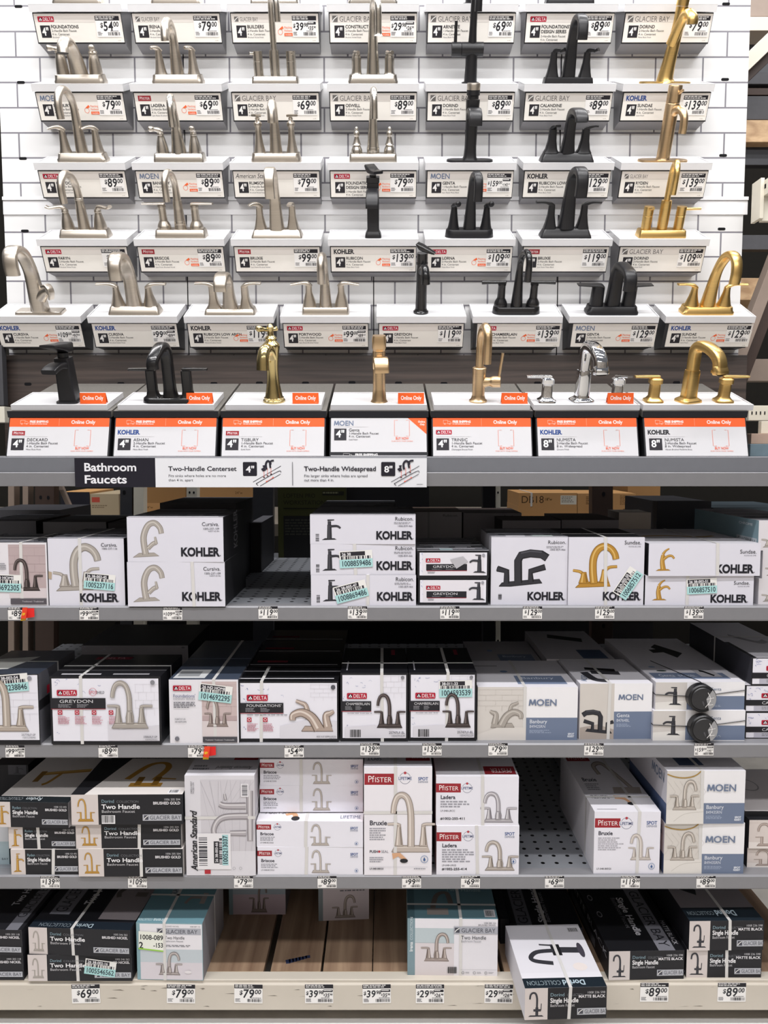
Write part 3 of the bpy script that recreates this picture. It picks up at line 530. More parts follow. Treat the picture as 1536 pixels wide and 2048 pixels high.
# ================================================================== ONLINE-ONLY CONSOLES
LIFT[0] = .20
T2 = R(18); YC = 2.215; ZL = at(768, 822, YC).z
M2 = Matrix.Rotation(T2, 4, 'X')
def ologo(p, br, c=None):
    if br == 'pf': logo(p, 'pf', 7, 28, 9.5)
    elif br == 'ko': logo(p, 'ko', 5, 26, 9.5, c)
    elif br == 'mo': logo(p, 'mo', 6, 6, 11)
    else: logo(p, 'de', 6, 26, 9.5)
def console(pxl, pxr, br, title, n, fin, big='4"', size='4 in. Centerset', c=None, moen=False, wide=False, desc=''):
    x0, x1 = at(pxl, 822, YC).x, at(pxr, 822, YC).x; xc = (x0 + x1) / 2; h2 = (x1 - x0) / 2 - .0025
    e_ = empty('display_console', (xc, YC, ZDECK)); tag(e_, 'black display console with white tray under the ' + desc, 'display console', 'online-only consoles')
    top = ZL - ZDECK; L = .342
    b = MB(); b.prism([(-.022, 0), (.32, 0), (.32, top + .32 * math.tan(T2) - .02), (.008, top - .018)], -h2 + .002, h2 - .002, CONS); b.build('cabinet', e_, bevel=.001)
    T = Matrix.Translation((0, 0, top)) @ M2
    b = MB(); b.box(-h2, h2, 0, L, -.019, 0, DGREY, T); b.box(-h2, h2, -.0015, 0, -.019, .0004, CONS, T); b.build('lid', e_, bevel=.0008)
    w_ = .1375 if not wide else .152; o = 0 if not wide else -.001
    if wide == 2: w_ = .158; o = .008
    b = MB(); L2 = .155; b.box(o - w_, o + w_, .004, L2, .0008, .0140, WHITE, T)
    for q in ((-w_, w_, .004, .007), (-w_, w_, L2 - .003, L2), (-w_, -w_ + .003, .007, L2 - .003), (w_ - .003, w_, .007, L2 - .003)): b.box(o + q[0], o + q[1], q[2], q[3], .0140, .0172, WHITE, T)
    b.build('tray', e_, bevel=.0006)
    # sloping sign on the front
    A = Vector((0, -.022, 0)); B = Vector((0, .008, top - .018)); up = (B - A).normalized(); N = Vector((0, -up.z, up.y)); hh = (B - A).length
    W = h2 * 2 - .012; b = MB(); O = A + up * (hh - .002) + N * .0016 + Vector((-W / 2, 0, 0))
    v = [A + N * k + up * s_ + Vector((x, 0, 0)) for x in (-W / 2, W / 2) for s_ in (.001, hh - .002) for k in (.0004, .0016)]
    b.add(v, [(0, 1, 3, 2), (4, 6, 7, 5), (0, 4, 5, 1), (2, 3, 7, 6), (0, 2, 6, 4), (1, 5, 7, 3)], P('#d6d5d7'))
    p = Pr(b, O, (1, 0, 0), -up, N, (0, 0, 204, 80), W, hh - .005); OR = '#f2652f'
    dy = 0
    if not moen:
        p.rect(0, 0, 204, 19, OR); p.rect(101, 1, 101.4, 17, '#f6c0a4')
        for q in ([(22, 5), (31, 5), (31, 12.5), (22, 12.5), (22, 5)], [(31, 7.5), (35, 7.5), (38, 10), (38, 12.5), (31, 12.5)]): p.stroke(q, .5, '#f7d8c8', smooth=False)
        p.ring(25, 13, 1.3, .5, '#f7d8c8', 12); p.ring(35, 13, 1.3, .5, '#f7d8c8', 12)
        p.text('FREE SHIPPING', 41, 10.4, 4.6, '#fbeee8', w=38, b=2); p.text('On bath and kitchen faucets', 41, 14, 2.2, '#fbeee8', w=36, b=1)
        p.text('Online Only', 126, 12.6, 7.4, '#fbf2ee', w=49, b=1)
    else:
        dy = -21; p.poly([(164, 0), (204, 0), (204, 35)], OR); p.text('Online', 186, 10, 3.8, '#fbf2ee', w=15, b=1); p.text('Only', 190, 15.6, 3.8, '#fbf2ee', w=10, b=1)
        p.rect(0, 73, 204, 90, '#26262b'); p.text('FREE SHIPPING', 52, 81, 4.6, '#e8e6e6', w=48, b=2); p.stroke([(27, 81), (27, 76), (40, 76), (40, 81)], .6, '#d8d6d6', smooth=False); p.stroke([(40, 78), (44, 78), (46, 81)], .6, '#d8d6d6', smooth=False)
    ologo(p, br, c); p.rect(7, 40 + dy, 80, 40.5 + dy, '#c9c7c9')
    p.rect(7, 44 + dy, 33, 69 + dy, '#2e2c32'); p.text(big, 20, 62.5 + dy, 14.5, '#f4f3f4', w=18, al='c', b=1)
    p.text(title, 38, 50 + dy, 6.2, INK, b=0, k=1.02); p.text('%d-Handle Bath Faucet' % n, 38, 56.6 + dy, 4.9, '#3a3940', w=64); p.text(size, 38, 63 + dy, 4.9, '#3a3940', k=1.05); p.text(fin, 38, 69 + dy, 3, '#55545a', k=.95)
    x, y = 134, 24 + dy
    for s_ in (1, -1):
        xc_ = 151.5; p.stroke([(xc_ - s_ * 9, y + 2), (xc_ - s_ * 16, y + 2), (xc_ - s_ * 16, y + 36), (xc_ - s_ * 9, y + 36)], .8, '#ee8d77', smooth=False)
    p.text('BUY NOW', 152, 67.5 + dy, 5.2, '#ee7f66', w=28, al='c', b=1); p.text('SCAN WITH YOUR CAMERA', 152, 72.2 + dy, 2.6, '#ee8d77', w=46, al='c')
    b.build('sign_panel', e_)
    return e_, T, xc
def ofaucet(c, desc, x=0, y=.055, **k):
    e_, T, xc = c; loc = Vector((xc, YC, ZDECK)) + T @ Vector((x, y, .0143)); return faucet(desc, loc, (T2, 0, 0), k.pop('m'), group='faucets on the online-only consoles', **k)
def card(c, pxc, desc):                   # orange tent card standing on the tray
    e_, T, xc = c; x = at(pxc, 798, YC + .02).x - xc; loc = Vector((xc, YC, ZDECK)) + T @ Vector((x, .026, .0145))
    b = MB(); h = .030; w_ = .0375
    for dy, s_ in ((0, 1), (.016, -1)):
        v = [(xx, dy + s_ * (.008 if z else 0) + k, z) for xx in (-w_, w_) for z in (0, h) for k in (0, .0006)]
        b.add(v, [(0, 1, 3, 2), (4, 6, 7, 5), (0, 4, 5, 1), (2, 3, 7, 6), (0, 2, 6, 4), (1, 5, 7, 3)], P('#f06328'))
    up = Vector((0, .008, h)).normalized(); N = Vector((0, -up.z, up.y))
    p = Pr(b, Vector((-w_, .008, h)) + N * .0002, (1, 0, 0), -up, N, (0, 0, 52, 22), w_ * 2, h); p.text('Online Only', 26, 14.5, 8, '#fbf2ee', w=41, al='c', b=1); p.text('cbs 00', 47, 20.5, 1.4, '#e8b49a', al='c')
    o = b.build('tent_card', None, loc=loc, rot=(T2, 0, 0)); tag(o, 'small orange card beside the ' + desc, 'sign card', 'orange cards on the trays')
N8 = '8 in. Widespread'
c1 = console(12, 223.5, 'pf', 'DECKARD', 1, MBF, desc='square black single faucet')
c2 = console(224.5, 438, 'ko', 'ASHAN', 2, MBF, c=NAVY, desc='black bracket-shaped two-handle faucet')
c3 = console(439, 654.5, 'pf', 'TISBURY', 1, GF, desc='ornate brass faucet')
c4 = console(656, 859, 'mo', 'Genta', 1, GF, moen=True, desc='bronze waterfall faucet')
c5 = console(860, 1068, 'de', 'TRINSIC', 1, 'Champagne Bronze Finish', desc='bronze gooseneck with side lever')
c6 = console(1069, 1280, 'ko', 'NUMISTA', 2, 'Chrome Finish', '8"', N8, NAVY, wide=1, desc='three-piece chrome faucet')
c7 = console(1284, 1498, 'ko', 'NUMISTA', 2, 'Vibrant Brushed Moderne Brass', '8"', N8, wide=2, desc='three-piece gold faucet')
def f61(e, m):
    post(e, m, [(0, 31), (5, 31), (6, 25), (128, 21)], n=8); pipe(e, m, aim(-40, 92, 86), [(4, 104, 20, 12), (40, 104, 20, 9), (70, 96, 21, 8), (92, 86, 21, 7)], n=7)
    h_ = post(e, m, [(129, 15), (142, 15)], 'handle'); pipe(h_, m, aim(-42, 84, 157), [(-26, 154, 22, 14), (0, 156, 22, 13), (20, 157, 22, 10), (84, 157, 21, 4)], 'lever', n=7)
ofaucet(c1, 'square matte black single faucet leftmost on the online-only row', x=.014, m=BLACK, extra=f61)
ofaucet(c2, 'black faucet shaped like a bracket with straight side levers', x=.004, m=BRONZE, base=('stadium', 162, 58, 14, 3), spout=[(0, 0, 22, 19), (0, 26, 17, 16), (0, 90, 16, 15), (2, 126, 16, 15), (14, 144, 16, 14), (40, 140, 16, 13), (76, 116, 16, 12), (90, 100, 16, 12), (92, 82, 16, 12)], sn=3.4, sdx=-35, handles=[(0, 24, 20), (8, 17, 16), (20, 14.5, 14.5), (78, 14, 14)], hn=4, lev=('flat', 62, 6), laz=(-88, 88))
def f63(e, m):
    post(e, m, [(0, 32), (5, 32), (8, 28), (12, 29), (18, 25), (60, 18), (100, 17), (140, 21), (158, 24), (166, 23), (176, 14), (182, 17), (190, 11)], k=3)
    pipe(e, m, aim(-22, 66, 92), [(2, 128, 19, 18), (20, 148, 17, 16), (42, 150, 16, 14), (60, 126, 17, 13), (66, 92, 18, 13)])
    h_ = post(e, m, [(191, 9), (206, 8), (214, 10), (222, 4)], 'handle', k=2); pipe(h_, m, -60, [(-20, 208, 7, 7), (-12, 206, 5, 5), (14, 206, 5, 5), (34, 208, 10, 9), (42, 208, 4, 4)], 'lever')
ofaucet(c3, 'ornate brass single faucet with hooked spout and cross lever', x=-.004, m=BRASS, extra=f63)
def f64(e, m):
    post(e, m, [(0, 25), (6, 21), (40, 18), (100, 18), (146, 18.5)]); b = MB(); loft(b, [(147, 17, 17), (152, 18, 18), (156, 20, 19), (182, 20, 18), (190, 18, 16)], m, 4); b.build('handle', e)
    pipe(e, m, aim(5, 62, 84), [(4, 104, 20, 14), (24, 120, 21, 10), (46, 118, 21, 8), (60, 100, 21, 7), (62, 84, 21, 6)], n=5)
ofaucet(c4, 'champagne bronze column faucet with waterfall lip', x=.001, m=CHAMP, extra=f64)
def f65(e, m):
    post(e, m, [(0, 26), (4, 26), (8, 21), (20, 18), (60, 19), (98, 20), (100, 18)]); pipe(e, m, aim(16, 84, 112), [(0, 96, 12, 12)] + [(q[0], q[1] + 92, q[2], q[3]) for q in goose(78, 42, 60, 12, 12, 12.5)[1:]])
    h_ = pipe(e, m, 78, [(12, 56, 14, 16), (30, 58, 13, 13), (40, 58, 16, 16), (62, 58, 16, 16)], 'handle'); pipe(h_, m, 78, [(56, 66, 4, 4), (64, 140, 4, 4)], 'lever')
ofaucet(c5, 'champagne bronze gooseneck with upright pin on side valve', x=-.006, m=CHAMP, extra=f65)
wsp = [(0, 0, 34, 30), (0, 6, 33, 29), (0, 12, 24, 22), (0, 20, 20, 19), (0, 88, 18.5, 18), (0, 89, 15.5, 15), (0, 138, 15.5, 15), (5, 154, 15.5, 15), (20, 161, 16, 14), (50, 154, 17, 14), (82, 136, 17.5, 14), (98, 116, 17.5, 14), (103, 94, 18, 15), (104, 92, 21, 18), (104, 84, 21, 18)]
wh = [(0, 27, 25), (5, 26, 24), (9, 20, 19), (16, 15, 14), (52, 14, 13.5), (54, 18, 17), (66, 18, 17), (70, 13, 12)]
def widespread(c, desc, m, laz, x, sdx, y=.055):
    def ex(e, mm):
        b = MB(); sweep(b, aim(sdx, 104, 84), wsp, mm, 4, mcap=HOLE, k=4); b.build('spout', e)
    ofaucet(c, desc, x=x, y=y, m=m, handles=wh, hn=4.5, lev=('flat', 62, 5), laz=laz, hx=102, extra=ex)
widespread(c6, 'three-piece chrome faucet with angular spout', CHROME, (-88, 12), -.006, 36)
widespread(c7, 'three-piece brushed gold faucet with angular spout', GOLD, (-88, 88), -.004, 60)
for c, px, d in ((c1, 186, 'square black single faucet'), (c2, 399, 'black bracket-shaped faucet'), (c3, 611, 'ornate brass faucet'), (c4, 822, 'bronze waterfall faucet'), (c5, 1029, 'bronze gooseneck faucet'), (c6, 1241, 'three-piece chrome faucet')): card(c, px, d)
# ================================================================== RACK: price rail, shelves, base
z1, z2, z3, z4 = (at(768, y, 2.0).z for y in (1211.5, 1485.5, 1748.5, 1962))
XE = 1.30; YB = 3.06
def floor_mat():
    m = mat('concrete', '#cbc6be', .42, 0, .4, .25, (9, 9, 9)); return m
b = MB(); b.box(-4, 4, -12, 6, -.05, 0, floor_mat()); struct(b.build('floor'))
b = MB(); b.box(-6, 6, -2.3, -1.5, 0, 3.0, mat('blocker_mottled', '#a69e94', .7, 0, .3, .5, (3, 3, 3))); struct(b.build('unseen_blocker'))  # unseen block, added to keep low light off the lower shelves and bounce some back
b = MB(); b.box(-4, 4, 1.80, on(768, 2036, 0).y, 0, .0006, mat('floor_paint', '#f3f2f0', .5, 0, .3, .02)); struct(b.build('trim_2'))
za, zb, zc_ = at(768, 914, 2.0).z, at(768, 943.5, 2.0).z, at(768, 972.5, 2.0).z
e_ = empty('display_shelf', (0, 2.0, za)); tag(e_, 'grey steel shelf with two-step price rail carrying the consoles', 'shelf')
b = MB(); b.box(-XE, XE, .022, .60, ZDECK - za - .02, ZDECK - za, RAIL); b.build('deck', e_)
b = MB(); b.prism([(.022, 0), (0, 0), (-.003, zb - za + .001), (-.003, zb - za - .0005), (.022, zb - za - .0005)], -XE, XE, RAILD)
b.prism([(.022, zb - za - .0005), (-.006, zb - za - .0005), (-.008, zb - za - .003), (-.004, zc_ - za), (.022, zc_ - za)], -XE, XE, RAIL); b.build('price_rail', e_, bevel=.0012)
def perf_mat():
    m = bpy.data.materials.new('perforated_steel'); m.use_nodes = True; t = m.node_tree; bs = t.nodes['Principled BSDF']
    k = t.nodes.new('ShaderNodeTexCoord'); mpn = t.nodes.new('ShaderNodeMapping'); mpn.inputs['Scale'].default_value = (26, 26, 0); fr = t.nodes.new('ShaderNodeVectorMath'); fr.operation = 'FRACTION'
    sb = t.nodes.new('ShaderNodeVectorMath'); sb.operation = 'SUBTRACT'; sb.inputs[1].default_value = (.5, .5, 0); ln = t.nodes.new('ShaderNodeVectorMath'); ln.operation = 'LENGTH'
    lt = t.nodes.new('ShaderNodeMath'); lt.operation = 'LESS_THAN'; lt.inputs[1].default_value = .15; mx = t.nodes.new('ShaderNodeMix'); mx.data_type = 'RGBA'
    mx.inputs[6].default_value = hexc('#8f9298'); mx.inputs[7].default_value = hexc('#0c0c0e')
    for a_, b_ in ((k.outputs['Object'], mpn.inputs[0]), (mpn.outputs[0], fr.inputs[0]), (fr.outputs[0], sb.inputs[0]), (sb.outputs[0], ln.inputs[0]), (ln.outputs['Value'], lt.inputs[0]), (lt.outputs[0], mx.inputs[0]), (mx.outputs[2], bs.inputs['Base Color'])): t.links.new(a_, b_)
    bs.inputs['Roughness'].default_value = .4; bs.inputs['Metallic'].default_value = .3; return m
PERF = perf_mat()
for z, nm, lb in ((z1, 'upper', 'grey steel shelf just below the display rail'), (z2, 'second', 'grey steel shelf second below the display rail'), (z3, 'third', 'grey perforated shelf third below the display rail')):
    e_ = empty('rack_shelf', (0, 2.0, z)); tag(e_, lb, 'shelf', 'rack shelves')
    b = MB(); b.box(-XE, XE, .03, YB - 2.0, -.018, -.0002, PERF); b.build('deck', e_)
    b = MB(); b.prism([(.032, 0), (-.002, 0), (-.006, -.004), (-.006, -.036), (-.003, -.040), (.03, -.040)], -XE, XE, RAIL); b.build('rail', e_, bevel=.001)
YT = on(768, 1942.5, z4).y; zbm = at(768, 2020.5, 2.0).z
e_ = empty('rack_beam', (0, 2.0, 0)); tag(e_, 'cream steel beam with scuffs along the bottom of the rack', 'beam')
b = MB(); b.prism([(0, zbm), (0, z4 - .012), (.006, z4 - .009), (.006, z4 - .002), (.008, z4), (YT - 2.0, z4), (YT - 2.0, zbm)], -XE, XE, CREAM); bm_ = b.build('beam', e_, bevel=.0015)
b = MB(); random.seed(5)
for i in range(46):
    x = random.uniform(-1, 1); z = random.choice((z4 - .014 - abs(random.gauss(0, .006)), random.uniform(zbm + .01, z4 - .02))); L = random.uniform(.004, .035)
    b.add([(x, -.0003, z), (x + L, -.0003, z + random.uniform(-.002, .002)), (x + L * .7, -.0003, z + .0016)], [(0, 1, 2)], P('#6c6459'))
b.build('scuff_marks', e_)
b = MB(); b.box(-XE, XE, .075, .095, 0, zbm, mat('concrete_dark', '#5b564f', .7, 0, .3, .2)); b.build('kick_plate', e_)
random.seed(9)
bx = [(-480, -40), (-30, 140), (148, 335), (345, 527), (541, 641), (646, 744), (746, 835), (845, 1000), (1008, 1100), (1106, 1270), (1276, 1440), (1446, 1640)]
for i, (xa, xb) in enumerate(bx):
    x0, x1 = on(xa, 1942, z4).x, on(xb, 1942, z4).x
    b = MB(); b.box(x0, x1, 0, .98, -.019, 0, PINE); b.box(x0 + .0004, x1 - .0004, -.0006, 0, -.019, -.0004, PINEE)
    if 500 < xa < 560:
        for j in range(7): xx = (x0 + x1) / 2 - .03 + j * .009; b.add([(xx, .03 + j * .004, .0003), (xx + .012, .032 + j * .004, .0003), (xx + .010, .05 + j * .003, .0003), (xx - .004, .046 + j * .003, .0003)], [(0, 1, 2, 3)], P('#2b3350'))
    o = b.build('shelf_board', None, bevel=.001, loc=(0, YT + .0012, z4))
    tag(o, ('pine board with dark ink scribble on the bottom deck' if 500 < xa < 560 else 'pine board on the bottom deck ' + ('left of' if xa < 500 else 'right of') + ' the ink-scribbled board, number %d along' % (i + 1)), 'board', 'bottom deck boards')
b = MB(); b.box(-XE, XE, YB + .6, YB + .62, 0, z2 - .05, DARK); struct(b.build('shade_sheet_rear'))  # dark sheet standing in for the unlit depth behind the lower shelves
# big sign on the price rail
p0, p1 = at(149.5, 945, 1.987), at(853.5, 945, 1.987); zt_, zb_ = at(500, 916, 1.987).z, at(500, 974.5, 1.987).z
b = MB(); b.box(p0.x, p1.x, 0, .0018, zb_, zt_, P('#e3e4e9'))
p = Pr(b, (p0.x, 0, zt_), (1, 0, 0), (0, 0, -1), (0, -1, 0), (150, 916, 853, 974.5), p1.x - p0.x, zt_ - zb_)
p.rect(150, 916, 311, 974.5, '#1d1b26'); p.text('Bathroom', 168, 942, 15.6, '#e9e9ee', w=106, b=1); p.text('Faucets', 168, 966.5, 15.6, '#e9e9ee', w=86, b=1)
for X, t, l1, l2, n in ((337, 'Two-Handle Centerset', 'Fits sinks where holes are no more', 'than 4 in. apart', '4"'), (608, 'Two-Handle Widespread', 'Fits larger sinks where holes are spread', 'out more than 4 in.', '8"')):
    p.text(t, X, 941.8, 8.8, '#26242f', w=136 if X < 400 else 144, b=1); p.text(l1, X, 954, 5, '#26242f', w=115 if X < 400 else 127); p.text(l2, X, 962.6, 5, '#26242f', w=49 if X < 400 else 60)
    bx_ = 486 if X < 400 else 762; p.poly([(bx_ + a, 924 + c) for a, c in ((1.5, 0), (26.5, 0), (28, 1.5), (28, 26.5), (26.5, 28), (1.5, 28), (0, 26.5), (0, 1.5))], '#211f29'); p.text(n, bx_ + 14.5, 944.5, 12, '#eeeef2', w=17, al='c', b=1)
    o = bx_ + 20; p.stroke([(o, 964), (o + 56, 932)], 1, '#26242f', smooth=False); p.stroke([(o + 10, 971), (o + 7, 968), (o + 10, 965), (o + 50, 943), (o + 56, 945)], 1.2, '#26242f'); p.stroke([(o + 14, 972), (o + 55, 948)], 1, '#26242f', smooth=False)
    for k in range(3):
        s_ = 7 if X < 400 else 9; hx_ = o + 22 + k * s_ + (0 if X < 400 else -2); hy_ = 954.5 - k * 3.2 * (1 if X < 400 else 1.5); p.disc(hx_, hy_, 2, '#26242f', 12, 1.2); p.stroke([(hx_, hy_), (hx_, hy_ - 15)], .7, '#e9664e', smooth=False)
    f = o + 16 if X < 400 else o + 12; q = 1 if X < 400 else 1.25
    p.poly([(f, 938), (f + 5, 935), (f + 3, 931), (f + 9, 930), (f + 8, 936), (f + 10, 941), (f + 4, 943)], '#2a2833')
    p.stroke([(f + 11 * q, 939), (f + 10 * q, 928), (f + 14 * q, 922), (f + 19 * q, 926), (f + 18 * q, 930)], 4.2, '#2a2833'); p.stroke([(f + 19 * q, 936), (f + 18 * q, 926), (f + 21 * q, 922), (f + 26 * q, 921)], 3.6, '#2a2833')
    p.stroke([(o + 27, 963), (o + 40, 955)], .7, '#e9664e', smooth=False); p.disc(o + 27, 963, 1.4, '#e9664e', 10); p.disc(o + 40, 955, 1.4, '#e9664e', 10)
p.rect(584.6, 924, 585.6, 971, '#26242f'); p.fine(833, 968, 848, 970, 1, '#55535a')
o = b.build('rail_sign', None, loc=(0, 1.987, 0)); tag(o, 'long black and white sign reading Bathroom Faucets on the price rail', 'sign')
# ================================================================== pictures printed on cartons
NK = ('#aaa39c', '#817a73', '#c9c3bc'); BK = ('#34343a', '#1b1b1f', '#505058'); GD = ('#b58738', '#8a6424', '#d9b46a'); BZ = ('#453c3b', '#201a1a', '#7a6e6c')
def pic(p, kind, x0, y0, x1, y1, c=NK):
    X = lambda a: x0 + (x1 - x0) * a; Y = lambda a: y0 + (y1 - y0) * a; lw = abs(x1 - x0)
    def st(pts, w_, w1=None):
        w1 = w_ if w1 is None else w1; q = [(X(a), Y(b_)) for a, b_ in pts]
        p.stroke(q, w_ * lw, c[1], w1 * lw); p.stroke(q, w_ * .82 * lw, c[0], w1 * .82 * lw); p.stroke([(a - w_ * lw * .12, b_ - w_ * lw * .08) for a, b_ in q], w_ * .2 * lw, c[2], w1 * .2 * lw)
    def po(pts):
        q = [(X(a), Y(b_)) for a, b_ in pts]; p.poly(q, c[0]); g = [q[0]] + q[1:] + [q[0]]; p.stroke(g, .012 * lw, c[1], smooth=False)
    def cone(hx, y0_, y1_, w0, w1):
        po([(hx - w0, y0_), (hx + w0, y0_), (hx + w1 * 1.5, (y0_ + y1_) * .5), (hx + w1, y1_), (hx - w1, y1_), (hx - w1 * 1.5, (y0_ + y1_) * .5)])
        p.stroke([(X(hx - w0 * .4), Y(y0_ - .02)), (X(hx - w1 * .4), Y(y1_ + .03))], w0 * .35 * lw, c[2], w1 * .5 * lw); p.stroke([(X(hx + w0 * .6), Y(y0_ - .02)), (X(hx + w1 * .6), Y(y1_ + .03))], w0 * .3 * lw, c[1], w1 * .4 * lw)
    if kind in ('two', 'twocyl', 'twosq'):
        po([(.10, .99), (.90, .99), (.84, .88), (.16, .88)]); p.stroke([(X(.17), Y(.91)), (X(.83), Y(.91))], .014 * lw, c[2], smooth=False)
        sw = {'two': .12, 'twocyl': .09, 'twosq': .15}[kind]
        for hx, s_ in ((.25, -1), (.76, 1)):
            if kind == 'twocyl': st([(hx, .89), (hx, .58)], .09); st([(hx, .60), (hx + s_ * .2, .60)], .035)
            else:
                st([(hx - s_ * .03, .55), (hx + s_ * .05, .52), (hx + s_ * .24, .52)], .07, .05); cone(hx, .89, .54, .085, .035)
        st([(.5, .9), (.5, .6), (.49, .3), (.43, .1), (.32, .03), (.21, .07), (.15, .2), (.13, .34)], sw, sw * .74)
        if kind == 'two': cone(.5, .89, .62, .08, .055)
    elif kind == 'hook':
        po([(.06, 1), (.86, .97), (.82, .86), (.2, .87)])
        st([(.24, .70), (.16, .63), (0, .60)], .08, .06); cone(.25, .9, .64, .12, .05); st([(.72, .62), (.82, .53), (1, .51)], .08, .06); cone(.71, .88, .58, .11, .045)
        st([(.48, .9), (.45, .6), (.46, .32), (.55, .12), (.7, .04), (.85, .1), (.94, .22), (.97, .34)], .18, .15)
    elif kind == 'hook1':
        po([(0, 1), (.86, .96), (.7, .87), (.2, .88)]); st([(.42, .92), (.36, .45), (.5, .12), (.72, .03), (.9, .16), (.95, .33)], .22, .17); st([(.5, .75), (.66, .62), (.78, .58)], .14); st([(.78, .62), (.74, .42)], .1, .07)
    elif kind == 'one':
        po([(.0, 1), (.78, .98), (.66, .92), (.16, .92)]); st([(.4, .95), (.4, .28)], .27, .22); st([(.4, .28), (.4, .12)], .18); st([(.3, .07), (.66, .05)], .09, .05); st([(.42, .36), (.8, .34), (1, .44)], .13, .1)
    elif kind == 'onefl':
        po([(.0, 1), (.8, .99), (.66, .93), (.16, .93)]); st([(.4, .95), (.34, .6), (.38, .3)], .3, .2); st([(.36, .28), (.5, .12), (.7, .02)], .16, .07); st([(.4, .5), (.62, .36), (.84, .34), (.98, .46)], .15, .1)
    elif kind == 'onegoose':
        po([(.0, 1), (.9, 1), (.8, .95), (.1, .95)]); st([(.5, .96), (.5, .62)], .17); st([(.3, .74), (.74, .74)], .14); st([(.74, .74), (.76, .46)], .045); st([(.5, .62), (.5, .26), (.42, .06), (.26, .02), (.12, .1), (.08, .28)], .12, .10)
    elif kind == 'low':
        po([(.26, 1), (.98, 1), (.94, .86), (.34, .84)]); st([(.86, .88), (.82, .52), (.92, .44), (1, .38)], .2, .07); st([(.42, .5), (.36, .2), (.26, .12), (.14, .06)], .12, .07); st([(.66, .94), (.5, .58), (.28, .42), (.08, .5), (.06, .66)], .25, .13)
    elif kind == 'rubi':
        def slabs(pts, w_, g):
            q = [(X(a), Y(b_)) for a, b_ in pts]; p.stroke(q, w_ * lw, g, smooth=False)
        po([(-.04, 1.04), (.2, 1.04), (.88, .94), (.82, .82), (.16, .9), (.02, .93)])
        for pts in ([(.12, .95), (.12, .58), (-.08, .5)], [(.64, .9), (.63, .58), (.94, .45)]):
            slabs(pts, .13, c[1]); slabs([(a - .012, b_) for a, b_ in pts], .09, c[0])
        big = [(.37, .93), (.36, .26), (.42, .1), (.62, .04), (.86, .07), (.98, .18)]; slabs(big, .17, c[1]); slabs([(a - .012, b_) for a, b_ in big], .13, c[0]); slabs([(.42, .03), (.62, -.03), (.86, 0)], .03, c[2])
def fill2(c, k): return c
WH = '#eae9f2'; CBK = '#1e1e22'; SMOK = '#2b2b30'
def kohler(p, x, y, w_): p.text('KOHLER', x, y, w_ * .205, '#22222a', w=w_, b=2); p.disc(x + w_ * 1.03, y - 1, w_ * .012, '#22222a', 8)
def a_cursiva1(p): pic(p, 'hook1', 265, 1043, 326, 1113); p.text('Cursiva.', 439, 1051, 7.2, INK, al='r'); p.text('1005-237-109', 439, 1058.5, 4, '#44444c', al='r'); p.text('R30577-4D-BN', 439, 1062.5, 2.4, '#66666e', al='r'); kohler(p, 361, 1110, 77)
def a_cursiva2(p): pic(p, 'hook', 106, 1090, 199, 1182); p.text('Cursiva.', 236, 1093, 6.8, INK, al='r'); p.text('1005-237-116', 236, 1099, 3.8, '#44444c', al='r'); kohler(p, 158, 1203, 76); p.poly([(97, 1142), (104, 1144), (103, 1158), (97, 1157)], '#b6a48e')
def a_rubicon1(p): p.bars(631, 1068, 638, 1083, '#33333a', True); pic(p, 'one', 644, 1038, 681, 1080, BK); p.text('Rubicon.', 827, 1041.5, 7.2, INK, al='r'); p.fine(788, 1044.5, 826, 1049, 2, '#a8a8b0'); p.text('1000-859-466', 825, 1054, 3.6, '#66666e', al='r'); kohler(p, 752, 1078, 72)
def a_rubicon2(p): pic(p, 'rubi', 1002, 1104, 1096, 1170, BK); p.text('Rubicon.', 1131, 1088, 7, INK, al='r'); p.fine(1092, 1092, 1130, 1097, 2, '#a8a8b0'); p.text('1000-859-466', 1130, 1101, 3.8, '#66666e', al='r'); kohler(p, 1055, 1199.5, 73); p.bars(997, 1188, 1004, 1199, '#33333a', True)
def a_sundae2(p): pic(p, 'hook', 1146, 1089, 1234, 1175, GD); p.text('Sundae.', 1281, 1088.5, 7.4, INK, al='r'); p.text('R22703-4D-2MB', 1280, 1094, 2.4, '#77777f', al='r'); kohler(p, 1206, 1199.5, 74)
def a_sundae1(p): pic(p, 'onefl', 1313, 1096, 1350, 1140, GD); p.text('Sundae.', 1514, 1106.5, 7.4, INK, al='r'); p.text('R22702-4D-2MB', 1513, 1111.5, 2.4, '#77777f', al='r'); kohler(p, 1433, 1144, 75)
def splash(p, x0, y0, x1, y1):
    for i in range(14):
        x = random.uniform(x0, x0 + (x1 - x0) * .45); y = random.uniform(y0, y0 + (y1 - y0) * .22)
        if i % 2: x = random.uniform(x0, x0 + (x1 - x0) * .07); y = random.uniform(y0, y1 - 8)
        dx = random.uniform(2, 9) * (1 if not i % 2 else .4); p.stroke([(x, y), (x + dx * .5, y - random.uniform(-2, 3)), (x + dx, y + random.uniform(-2, 3))], random.uniform(.4, 1.1), random.choice(('#a9aed0', '#8289b4', '#b9bdd6')))
def tilelines(p, x0, y0, x1, y1, c='#cfccd2'):
    for k in range(4):
        y = y0 + (y1 - y0) * k / 4; p.rect(x0, y, x1, y + .4, c)
        for j in range(3): xx = x0 + (x1 - x0) * (j + (.5 if k % 2 else .1)) / 3; p.rect(xx, y, xx + .4, y + (y1 - y0) / 4, c)
def delta_face(p, x0, y0, x1, y1, bd, bb):
    p.rect(x0, y0, x1, y1, CBK); p.rect(x0 + bd, y0 + bd, x1 - bd, y1 - bb, WH); splash(p, x0 + bd + 1, y0 + bd + 2, x1 - bd, y1 - bb)
